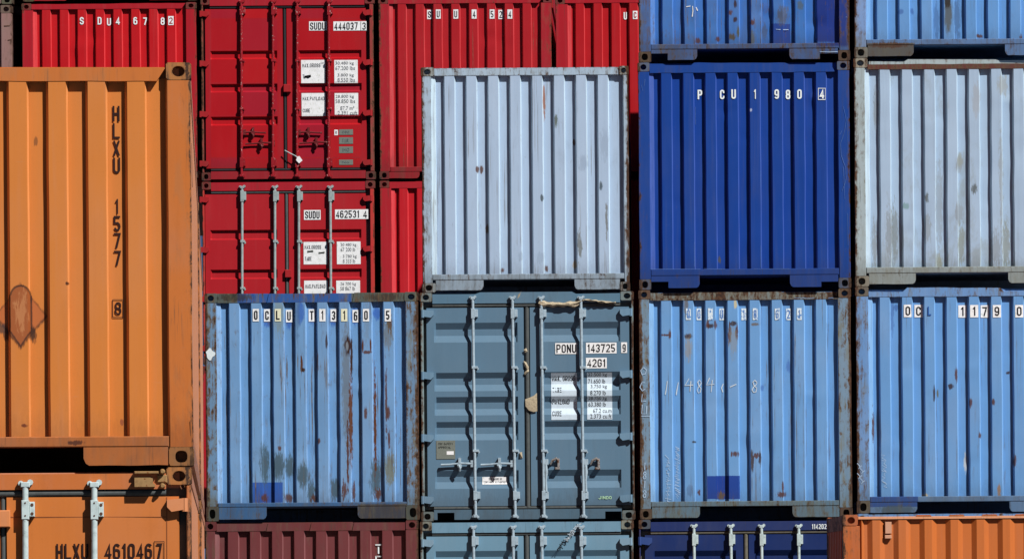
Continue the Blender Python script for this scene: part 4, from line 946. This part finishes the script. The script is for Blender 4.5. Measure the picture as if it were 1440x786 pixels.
c.ribbon('scuff_or_highlight', [[(428, 110), (431, 107), (437, 106)], [(428.5, 108.5), (436, 107.8)], [(428, 107), (433, 109.6), (437, 107.2)]], M_BLACK, 0.02, 0.007, p)
p = c.decal('weight_panel', 470, 84.5, 503, 117, M_WHITE)
for s_, y, a, b in (('30.480 kg', 89.5, 471.5, 497.5), ('67.200 lbs', 96, 471.5, 499), ('3.800 kg', 106.3, 474.5, 497.5), ('8.550 lbs', 112.6, 474.5, 499)): c.text(s_, a, y-2.7, b, y+2.7, M_FADED, p, bold=0.0)
p = c.decal('weight_panel', 424, 131, 457.7, 163.3, M_WHITE); c.text('MAX.PAYLOAD', 425.5, 136.2, 456, 141.2, M_FADED, p, bold=0); c.text('CUBE', 425.7, 153, 436, 158, M_FADED, p, bold=0)
p = c.decal('weight_panel', 470.5, 131, 503.7, 163.3, M_WHITE)
for s_, y, a, b in (('28.800 kg', 136.3, 471.7, 497.7), ('58.850 lbs', 142.5, 471.7, 499.3), ('87.7 m³', 152.2, 478.5, 498), ('2.391 cuft', 158.8, 474.7, 502.5)): c.text(s_, a, y-2.7, b, y+2.7, M_FADED, p, bold=0.0)
for (y0, y1, t1) in ((182, 189.7, 'CSC'), (193, 202.3, 'T.I.R.'), (206, 215.3, 'IMO'), (224.5, 231.8, 'No')):
    p = c.decal('data_plate', 476.7, y0, 496.3, y1, M_TAGP); c.text(t1, 481, y0+2.2, 491, y1-2.2, M_FADED, p, bold=0)
p = c.decal('sticker', 470, 182.5, 475.2, 190.2, M_WHITE); c.text('R', 471.6, 184.5, 473.6, 188.3, M_FADED, p)
# wire seal
e = bpy.data.objects.new('wire_seal', None); C.objects.link(e); e.location = (c.X, c.Y, c.Zb)
e['label'] = 'thin wire seal with small white paper tag on the red door'; e['category'] = 'seal'
m = MB(); m.tube([(c.P(400.7, 212)[0], -0.035, c.P(400.7, 212)[1]), (c.P(409, 216.5)[0], -0.05, c.P(409, 216.5)[1]), (c.P(416, 220)[0], -0.055, c.P(416, 220)[1]), (c.P(421, 224)[0], -0.06, c.P(421, 224)[1])], 0.0065, 6)
m.build('wire', M_GALVW, e)
m = MB(); q = [c.P(*p) for p in ((418.5, 221), (421.5, 220.3), (425.8, 226.3), (421, 230.5), (416.8, 226))]; m.prism(q, -0.066, -0.062); m.build('tag', M_WHITE, e)

mats2 = dict(mats, door=redp('red_door_lower', (174, 30, 38), streak=0.1), bar=M_GREYROD, gasket=M_GASKG, post=redp('red_bright_post', (190, 54, 50), rust=0.45, stain=0.1, edge=0.2))
c = red_door('red container with pale grey locking bars, numbered SUDU 462531 4', 284.5, 528.5, 255, 512, 0, [(340.6, 340.6), (386.7, 386.7), (420.3, 420.3), (464.5, 465.8)], mats2, (256, 268), (268, 272.2), (496, 500), (500, 511),
    [(322.7, 324, 334.5, 336.7), (378.3, 379.6, 389.5, 391.8), (432, 433.3, 444, 446)], [280, 350.7, 420, 489], 18, (263.5, 507), brackets=[(268.5, 284, 5.5), (338, 341.5, 4), (404, 407, 4), (482, 496, 5.5)],
    locks=[(400.7, 379.3, 410, 390.3, rhin)], center=(401, 405.5))
p = c.decal('number_plate', 427.3, 295.3, 450.7, 309, M_WHITE); c.text('SUDU', 429, 297, 449.3, 307.3, M_BLACK, p)
p = c.decal('number_plate', 471, 294.4, 517.7, 308, M_WHITE); c.text('462531', 472.3, 296, 505, 306.3, M_BLACK, p); c.text('4', 510.5, 296, 516, 306.3, M_BLACK, p)
p = c.decal('weight_panel', 426.8, 340, 460, 371.6, M_WHITE); c.text('MAX.GROSS', 428.3, 344.7, 451.5, 350, M_FADED, p, bold=0); c.text('TARE', 428.5, 361, 438, 366.5, M_FADED, p, bold=0)
c.ribbon('scuff_or_highlight', [[(432, 354.5), (440, 352.5)], [(432, 353.2), (440.5, 353.6)], [(448, 355), (456, 355.5)], [(448, 356.2), (456.5, 354.4)]], M_TAGP, 0.02, 0.007, p)
p = c.decal('weight_panel', 473.6, 339.5, 507, 371.3, M_WHITE)
for s_, y, a, b in (('30 480 kg', 344.5, 479, 501), ('67 200 lb', 350.8, 479, 499.5), ('3 780 kg', 360.8, 482, 501.5), ('8 333 lb', 367, 482, 499.5)): c.text(s_, a, y-2.7, b, y+2.7, M_FADED, p, bold=0.0)
p = c.decal('weight_panel', 427.6, 394.3, 460.7, 427, M_WHITE); c.text('MAX.PAYLOAD', 429.3, 399.5, 457.5, 405, M_FADED, p, bold=0)
p = c.decal('weight_panel', 472.8, 394.3, 506.3, 427, M_WHITE)
for s_, y, a, b in (('26 700 kg', 399.4, 478.5, 500.5), ('58 867 lb', 405.6, 478.5, 499)): c.text(s_, a, y-2.7, b, y+2.7, M_FADED, p, bold=0.0)

rp2 = redp('deep_red_panel', (174, 28, 36), rust=0.2, grime=0.12)
c = Container('red corrugated container marked SUU 4524, behind the pale ice-blue one', 532.5, 776.5, -4.5, 251.5, RS)
end_wall(c, 548, 761, (-3.5, 5), (234, 241, 250), (590, 705), 560.3, 25.1, 8, rp2, redp('scuffed_red_frame', (168, 30, 42), rust=0.5, stain=0.2, grime=0.25, edge=0.15), cast=red_cast, cw=(14, 12), ch=(9.5, 11.5), seed=19, dent=0.003)
for ch_, x in zip('SUU4524', (603.7, 616.3, 641, 666.7, 692, 704, 717)):
    c.tile(ch_, x, 20.3, 6.8, 13, thin=True)
c = Container('bright red corrugated container low behind, its right end hidden by the ice-blue one', 534.5, 778.5, 253.5, 510, RS)
end_wall(c, 551, 763, (255, 264), (490, 497, 509), (590, 705), 562.4, 25.1, 8, redp('bright_red_panel_low', (192, 28, 38), rust=0.1), redp('bright_red_frame', (172, 32, 42), rust=0.35, edge=0.3), cast=red_cast, cw=(14, 12), ch=(10, 11.5), seed=20, dent=0.003)
c = Container('red container marked UC, cut off by the mottled blue one', 781.5, 1026, -4, 252, RS)
end_wall(c, 799, 1011, (-3, 4), (234, 241, 250), (840, 955), 810.5, 25.2, 8, redp('crimson_panel', (178, 22, 30), spots=[]), red_frame, cast=red_cast, cw=(14, 12), ch=(9.5, 11), seed=21, dent=0.003)
c.text('U', 877, 17, 881.6, 27.5, M_WTEXT, bold=0.03); c.tile('C', 893.2, 21.5, 6.5, 11.5, M_WTEXT, rp2, 0.6)
c = Container('red container seen only as a thin sliver beside the orange stack', 285, 529, 513.5, 770, RS)
end_wall(c, 300, 514, (515, 523), (751, 758, 769), (355, 465), 314, 25.1, 8, redp('red_panel_sliver'), red_frame, cast=red_cast, cw=(14, 12), ch=(10, 11.5), seed=22)

for i, (y0, lab) in enumerate(((253, 'second from the top'), (511, 'third from the top'), (769, 'at the bottom'))):
    c = Container('shaded red container seen in the gap beside the royal blue stack, '+lab, 781.5, 1026, y0, y0+257.5, RS)
    end_wall(c, 799, 1011, (y0+1, y0+8), (y0+238, y0+245, y0+254), (840, 955), 810.5, 25.2, 8, rp2, red_frame, cast=red_cast, cw=(14, 12), ch=(9.5, 11), seed=30+i)
for i, (x0, lab) in enumerate(((282.5, 'the SUDU 444037 3 one'), (532.5, 'the red SUU 4524 one'))):  # two containers out of view, added to block sky in the column gaps
    c = Container('unseen red container added above the view, standing on '+lab, x0, x0+244.5, -262, -4.8, RS)
    end_wall(c, x0+16, x0+229, (-261, -253), (-24, -17, -7), (x0+58, x0+173), x0+28, 25.1, 8, rp2, red_frame, cast=red_cast, cw=(14, 12), ch=(9.5, 11), seed=35+i)

# ================================================================== big orange stack at the left, two deep, turned a little
OS, YAW = 218.0, math.atan(613/F)
org = (205, 118, 50)
c = Container('big orange corrugated container marked HLXU 1577 8 at the left edge', -262.5, 270, 88, 656.5, OS, YAW)
sp = marks(c, [(29, 443, 29, 46, (70, 44, 34), 'ell', 0.9, 0.0), (28.5, 444, 39, 50, (70, 36, 24), 'dia', 0.35, 0.85), (28.5, 443, 36.5, 46, (184, 102, 52), 'dia', 0.16, 0.97), (28.5, 418, 16.5, 19, (58, 34, 26), 'disk', 0.2, 0.85), (28.5, 440, 16.5, 26, (58, 34, 26), 'box', 0.12, 0.85), (28.5, 464, 18, 26, (58, 34, 26), 'dia', 0.25, 0.85), (28.5, 419, 14, 17, (158, 86, 44), 'disk', 0.15, 1), (28.5, 440, 14, 26, (158, 86, 44), 'box', 0.1, 1), (28.5, 463, 15.5, 23, (158, 86, 44), 'dia', 0.2, 1), (8, 470, 5, 12, (58, 34, 26), 'ell', 1.5, 0.8), (46, 470, 6, 14, (58, 34, 26), 'ell', 1.5, 0.7),
    rs(29, 440, 10, 30, (196, 132, 84), 3.4, .6), rs(3, 462, 8, 10, (60, 50, 50), 1.4, .8), rs(46, 472, 5, 14, (86, 52, 40), 1.4, .8), rs(94, 398, 3, 3, (60, 20, 16), 1), rs(50, 198, 4, 8, (140, 90, 60), 2, .7), rs(34, 598, 5, 3, (140, 60, 40), 1.4), rs(170, 592, 3, 6, (150, 80, 50), 2), rs(105, 622, 14, 4, (110, 50, 34), 1.8)])
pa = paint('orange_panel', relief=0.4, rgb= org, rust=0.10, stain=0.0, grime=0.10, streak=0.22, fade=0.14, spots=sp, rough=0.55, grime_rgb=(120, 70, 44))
fr = paint('orange_frame', (194, 106, 46), rust=0.30, stain=0.2, grime=0.25, edge=0.12, streak=0.3, grime_rgb=(130, 70, 44))
oc = paint('rusty_orange_casting', (172, 108, 58), rust=0.66, stain=0.15, grime=0.3, edge=0.25, grime_rgb=(120, 84, 44))
side = paint('orange_side', (198, 128, 92), rust=0.16, grime=0.3, streak=0.3, fade=0.4, grime_rgb=(140, 100, 84))
sio = paint('orange_sill', (194, 106, 46), rust=0.35, stain=0.2, grime=0.2, edge=0.2, spots=marks(c, [rs(105, 622, 14, 4, (110, 50, 34), 1.8)]))
end_wall(c, -228, 235, (95.5, 114), (614, 629, 655), (-110, 117), -207, 55.25, 8, pa, fr, cast=oc, sillm=sio, cw=(35, 36), ch=(25, 27), seed=23, dent=0.0016, corr=True, body=side)
for i, (chh, y0, y1) in enumerate((('H', 147, 169), ('L', 171.5, 193), ('X', 196, 217.5), ('U', 220, 242), ('1', 278, 299.5), ('5', 302, 323.5), ('7', 326, 347.5), ('7', 351, 372.5))):
    w = 5 if chh == '1' else 10; x = 162.2 + i*0.28
    c.text(chh, x-w/2, y0, x+w/2, y1, M_BROWN, bold=0.008)
c.text('8', 160.6, 423.5, 169.6, 441, M_BROWN, bold=0.008)
c.ribbon('check_digit_box', [[(157.4, 420), (172.4, 420)], [(172.4, 420), (172.4, 445)], [(172.4, 445), (157.4, 445)], [(157.4, 445), (157.4, 420)]], M_BROWN, 0.006, 0.005)
c.ribbon('scratch', [[(268.5, 200), (269, 250), (269.5, 262)], [(269, 480), (269.6, 540)], [(266.5, 590), (267, 612)]], M_HW_DARK, 0.0035, 0.004)
OX, OY = c.X, c.Y
def behind(label, z, h, mat):
    e = bpy.data.objects.new('shipping_container', None); C.objects.link(e)
    d = 12.29; e.location = (OX-math.sin(YAW)*d, OY+math.cos(YAW)*d, z); e.rotation_euler = (0, 0, YAW)
    e['label'] = label; e['category'] = 'container'; e['group'] = 'stacked shipping containers'
    k = Container.__new__(Container); k.root = e; k.hx = c.hx; k.H = h; k.L = 12.19; k.W = c.W
    k.shell(mat, corr=True)
    for x0, x1 in ((-k.hx, -k.hx+0.162), (k.hx-0.162, k.hx)):
        k.casting(x0, x1, k.H-0.118, k.H, oc, True); k.casting(x0, x1, 0, 0.118, oc)
        m = MB(); m.box(x0, x1, 0.004, 0.16, 0.119, k.H-0.119, 0.006); m.build('corner_post', fr, e)
    m = MB(); m.box(-k.hx+0.165, k.hx-0.165, 0.02, 0.09, 0.03, k.H-0.02); m.build('end_wall', mat, e)
    return e
behind('long orange container side just visible behind the HLXU 1577 8 one', c.Zb, c.H, side)

c = Container('orange container with pale grey locking bars numbered HLXU 461046 7', -262.5, 271, 658, 1226, OS, YAW)
mats = dict(door=paint('orange_door', (200, 111, 48), rust=0.08, grime=0.12, streak=0.15, fade=0.12, grime_rgb=(130, 70, 44)), frame=paint('orange_door_frame', (194, 104, 46), rust=0.28, stain=0.15, grime=0.2, edge=0.1, grime_rgb=(130, 70, 44)), cast=oc, bar=M_GALVW, gasket=M_GASKG, body=side,
    post=paint('orange_rusty_post', (196, 110, 62), rust=0.55, stain=0.3, grime=0.3, edge=0.15), hinge=paint('orange_hinge', (212, 128, 76), rust=0.2), hinge_w=0.115, hinge_h=0.072, hinge_x=(-252, 259))
door_end(c, (666.5, 688.5), None, (1202, 1226), [(-245, 2), (10, 253)], [], [(-124, -122), (-27, -25), (35.5, 37), (132, 133.5)], [711, 850, 1010, 1175], mats, (688.5, 698.5), (1193, 1202), [(-262, -255), (263, 270)], (35, 36), (25, 26),
    bar_ends=(680.5, 1215), center=(2.5, 9), chx=[(-225, -10), (20, 233)], brackets=[(703, 730, 13), (860, 868, 10), (1010, 1018, 10), (1160, 1185, 13)], bar_r=0.0195, seed=24, corr=True,
    locks=[(-12, 717, 14.5, 741, mats['hinge'])])
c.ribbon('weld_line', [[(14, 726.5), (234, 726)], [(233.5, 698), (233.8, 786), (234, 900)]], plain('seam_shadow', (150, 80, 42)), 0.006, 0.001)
c.text('HLXU', 78.5, 764, 123.5, 785.5, M_BROWN, bold=0.006)
c.text('461046', 146.5, 763.5, 213, 785, M_BROWN, bold=0.006); c.text('7', 219, 763.5, 227, 785, M_BROWN, bold=0.006)
c.ribbon('check_digit_box', [[(215.8, 760.5), (229.8, 760.5)], [(229.8, 760.5), (229.8, 788)], [(229.8, 788), (215.8, 788)], [(215.8, 788), (215.8, 760.5)]], M_BROWN, 0.005, 0.005)
m = MB()
x0, x1, z0, z1 = c.rect(188.5, 671, 217, 684); m.prism([(x0, z0), (x1, z0), (x1, z0+(z1-z0)*.25), (x1-0.012, z0+(z1-z0)*.35), (x1-0.012, z1-0.006), (x1-0.03, z1), (x0, z1)], -0.06, 0.005)
x0, x1, z0, z1 = c.rect(188, 662, 222, 665.5); m.box(x0, x1, -0.045, 0.005, z0, z1, 0.003)
x0, x1, z0, z1 = c.rect(220, 667, 234, 678); m.box(x0, x1, -0.01, 0.03, z0, z1, 0.006)
for py in (662.5, 682.5):
    x, z = c.P(227.5, py); m.tube([(x, -0.05, z), (x, -0.03, z), (x, 0.02, z)], [0.010, 0.018, 0.019], 12)
c.part(m, 'hinge_lug', M_LUG, label='worn yellowish steel lug beside the top corner casting')
# recess of the side at the bottom: sloping grey tunnel plate seen edge-on is part of the container side
behind('orange container side just visible behind the HLXU 461046 7 one', c.Zb, c.H, side)

c = Container('blue container almost wholly hidden behind the orange one with the long ribbed side', 1204, 1504, 720.8, 1042, FS)
end_wall(c, 1222, 1486, (722, 733), (1016, 1023, 1039), (1290, 1420), 1238.4, 31.35, 8, paint('hidden_blue_panel', (96, 138, 190)), fr_blue, cw=(19, 18), ch=(13.5, 18), seed=41)

# ================================================================== orange container at the lower right, long side to the camera
O2S = 132.0; O2Y = math.radians(2.2)
c = Container('orange container at the lower right corner with its long ribbed side facing out', 1185, 1185+6.06*132, 720.5, 720.5+2.591*132, O2S, 0.0, L=2.438)
c.root.location.x -= 0; hx, H = c.hx, c.H
c.root.rotation_euler.z = O2Y
pa = paint('orange_long_side', (196, 104, 48), rust=0.12, grime=0.12, streak=0.2, fade=0.1, grime_rgb=(140, 70, 40))
fr = paint('orange_side_frame', (188, 96, 46), rust=0.5, stain=0.2, grime=0.3, edge=0.15, grime_rgb=(140, 80, 50))
dk = paint('orange_end', (176, 84, 44), rust=0.2, grime=0.2)
cs = paint('orange_side_casting', (176, 92, 52), rust=0.6, stain=0.2, edge=0.25)
w = 0.165
for x0, x1 in ((-hx, -hx+w), (hx-w, hx)):
    c.casting(x0, x1, H-0.118, H, cs, True, cx=(x0+x1)/2+0.012); c.casting(x0, x1, 0, 0.118, cs)
    m = MB(); m.box(x0+0.004, x1+(0.02 if x0 < 0 else -0.004), 0.003, 0.14, 0.12, H-0.12, 0.006); c.part(m, 'corner_post', fr)
    m = MB(); m.box(x0+0.004, x1, 2.30, 2.435, 0.0, H, 0.006); c.part(m, 'corner_post', fr)
xa, xb = -hx+w+0.02, hx-w
prof = [(xa, 0.0515)]
x = c.X_(1226.3, 760)-0.278
while x < xb-0.25:
    if x > xa+0.03: prof += [(x-0.052, 0.052), (x, 0.012)]
    prof += [(max(x+0.078, xa+0.02), 0.012), (max(x+0.132, xa+0.05), 0.052)]; x += 0.278
prof.append((xb, 0.052))
prof = [p for i, p in enumerate(prof) if i == 0 or p[0] > prof[i-1][0]]
m = MB(); zs = [0.14+(H-0.06-0.14)*i/30 for i in range(31)]; n = len(prof)
m.add([(x, y+noise.noise((x*2, z*1.4, 4.4))*0.003, z) for z in zs for x, y in prof], [(j*n+i, j*n+i+1, (j+1)*n+i+1, (j+1)*n+i) for j in range(30) for i in range(n-1)])
c.part(m, 'corrugated_wall', pa, smooth=False)
def d2(x, z):
    for (x0, y0), (x1, y1) in zip(prof, prof[1:]):
        if x0 <= x <= x1: return y0+(y1-y0)*(x-x0)/(x1-x0)
    return 0.04
c.depth = d2
m = MB(); m.box(-hx+w+0.002, hx-w-0.002, 0.006, 0.06, H-0.052, H-0.022, 0.004)
c.part(m, 'top_rail', paint('pale_orange_rail', (222, 150, 110), rust=0.35, grime=0.2, edge=0.1))
m = MB()
for i in range(14):
    x0 = c.X_(1287+46.5*i, 722); m.prism([(x0, H-0.022), (x0+0.17, H-0.022), (x0+0.155, H-0.006), (x0+0.015, H-0.006)], 0.004, 0.05)
c.part(m, 'roof_rib', fr)
m = MB(); m.box(-hx+w+0.002, hx-w-0.002, 0.004, 0.07, 0.01, 0.155, 0.006); c.part(m, 'bottom_rail', fr)
m = MB(); m.box(-hx+0.05, hx-0.02, 0.062, 2.40, 0.12, H-0.03); c.part(m, 'container_body', dk, smooth=False)
pts = []; y = 0.15                                                    # ribbed end that faces the navy container
while y < 2.2: pts += [(-hx+0.012, y), (-hx+0.012, y+0.11), (-hx+0.045, y+0.128), (-hx+0.045, y+0.232)]; y += 0.25
m = MB(); n = len(pts); m.add([(x, yy, z) for z in (0.14, H-0.16) for x, yy in pts], [(i, i+1, n+i+1, n+i) for i in range(n-1)])
c.part(m, 'ribbed_end', dk)
m = MB(); m.box(-hx+0.006, -hx+0.05, 0.14, 2.31, H-0.165, H-0.01); c.part(m, 'end_rail', fr)
m = MB(); x0, x1, z0, z1 = c.rect(1244, 733.5, 1253, 750); m.box(x0, x1, 0.006, 0.045, z0, z1, 0.003)
x0, x1, z0, z1 = c.rect(1243.5, 752, 1253, 757); m.box(x0, x1, 0.0, 0.045, z0, z1, 0.004)
c.part(m, 'document_holder', paint('pale_orange_holder', (206, 148, 118), rust=0.2, grime=0.3))

# ================================================================== ground, sky, sun, camera
m = MB(); m.add([(-400, -60, 0), (400, -60, 0), (400, 700, 0), (-400, 700, 0)], [(0, 1, 2, 3)])
t = NT('asphalt'); a = t.noise((0.6, 0.6, 0.6), detail=8, rough=0.7); b = t.noise((60, 60, 60), detail=3)
t.l(t.mix(t.ramp(t.math('ADD', t.math('MULTIPLY', a, .6), t.math('MULTIPLY', b, .4)), .35, .65), (0.035, 0.035, 0.036, 1), (0.075, 0.073, 0.07, 1)), t.b.inputs['Base Color']); t.b.inputs['Roughness'].default_value = 0.9
g = m.build('ground', t.m); g['kind'] = 'structure'

sx, sz = 0.92, 1.28
to_sun = Vector((sx, -1.0, sz)).normalized()
el = math.asin(to_sun.z); az = math.atan2(to_sun.x, to_sun.y)        # azimuth clockwise from +Y
su = bpy.data.lights.new('sun', 'SUN'); su.energy = 5.0; su.angle = math.radians(0.5); su.color = (1.0, 0.982, 0.955)
so = bpy.data.objects.new('sun', su); C.objects.link(so); so.rotation_euler = to_sun.to_track_quat('Z', 'Y').to_euler(); so.location = (20, 0, 40)
w = bpy.data.worlds.new('World'); scene.world = w; w.use_nodes = True
nt = w.node_tree; bg = nt.nodes['Background']
sk = nt.nodes.new('ShaderNodeTexSky'); sk.sky_type = 'NISHITA'; sk.sun_disc = False; sk.sun_elevation = el; sk.sun_rotation = az
sk.air_density = 0.15; sk.dust_density = 0.05; sk.ozone_density = 1.0; sk.altitude = 1500
nt.links.new(sk.outputs[0], bg.inputs[0]); bg.inputs[1].default_value = 0.05

cam = bpy.data.cameras.new('camera'); co = bpy.data.objects.new('camera', cam); C.objects.link(co)
cam.sensor_width = 36; cam.lens = F/1440*36; cam.clip_start = 0.5; cam.clip_end = 2000
cam.shift_x = (720-VX)/1440; cam.shift_y = (VY-393)/1440
co.matrix_world = Matrix.Translation((0, 0, CAMZ)) @ Matrix.Rotation(math.radians(90), 4, 'X') @ Matrix.Rotation(-ROLL, 4, 'Z')
scene.camera = co
scene.cycles.diffuse_bounces = 1
scene.view_settings.view_transform = 'Standard'; scene.view_settings.look = 'None'; scene.view_settings.exposure = 0
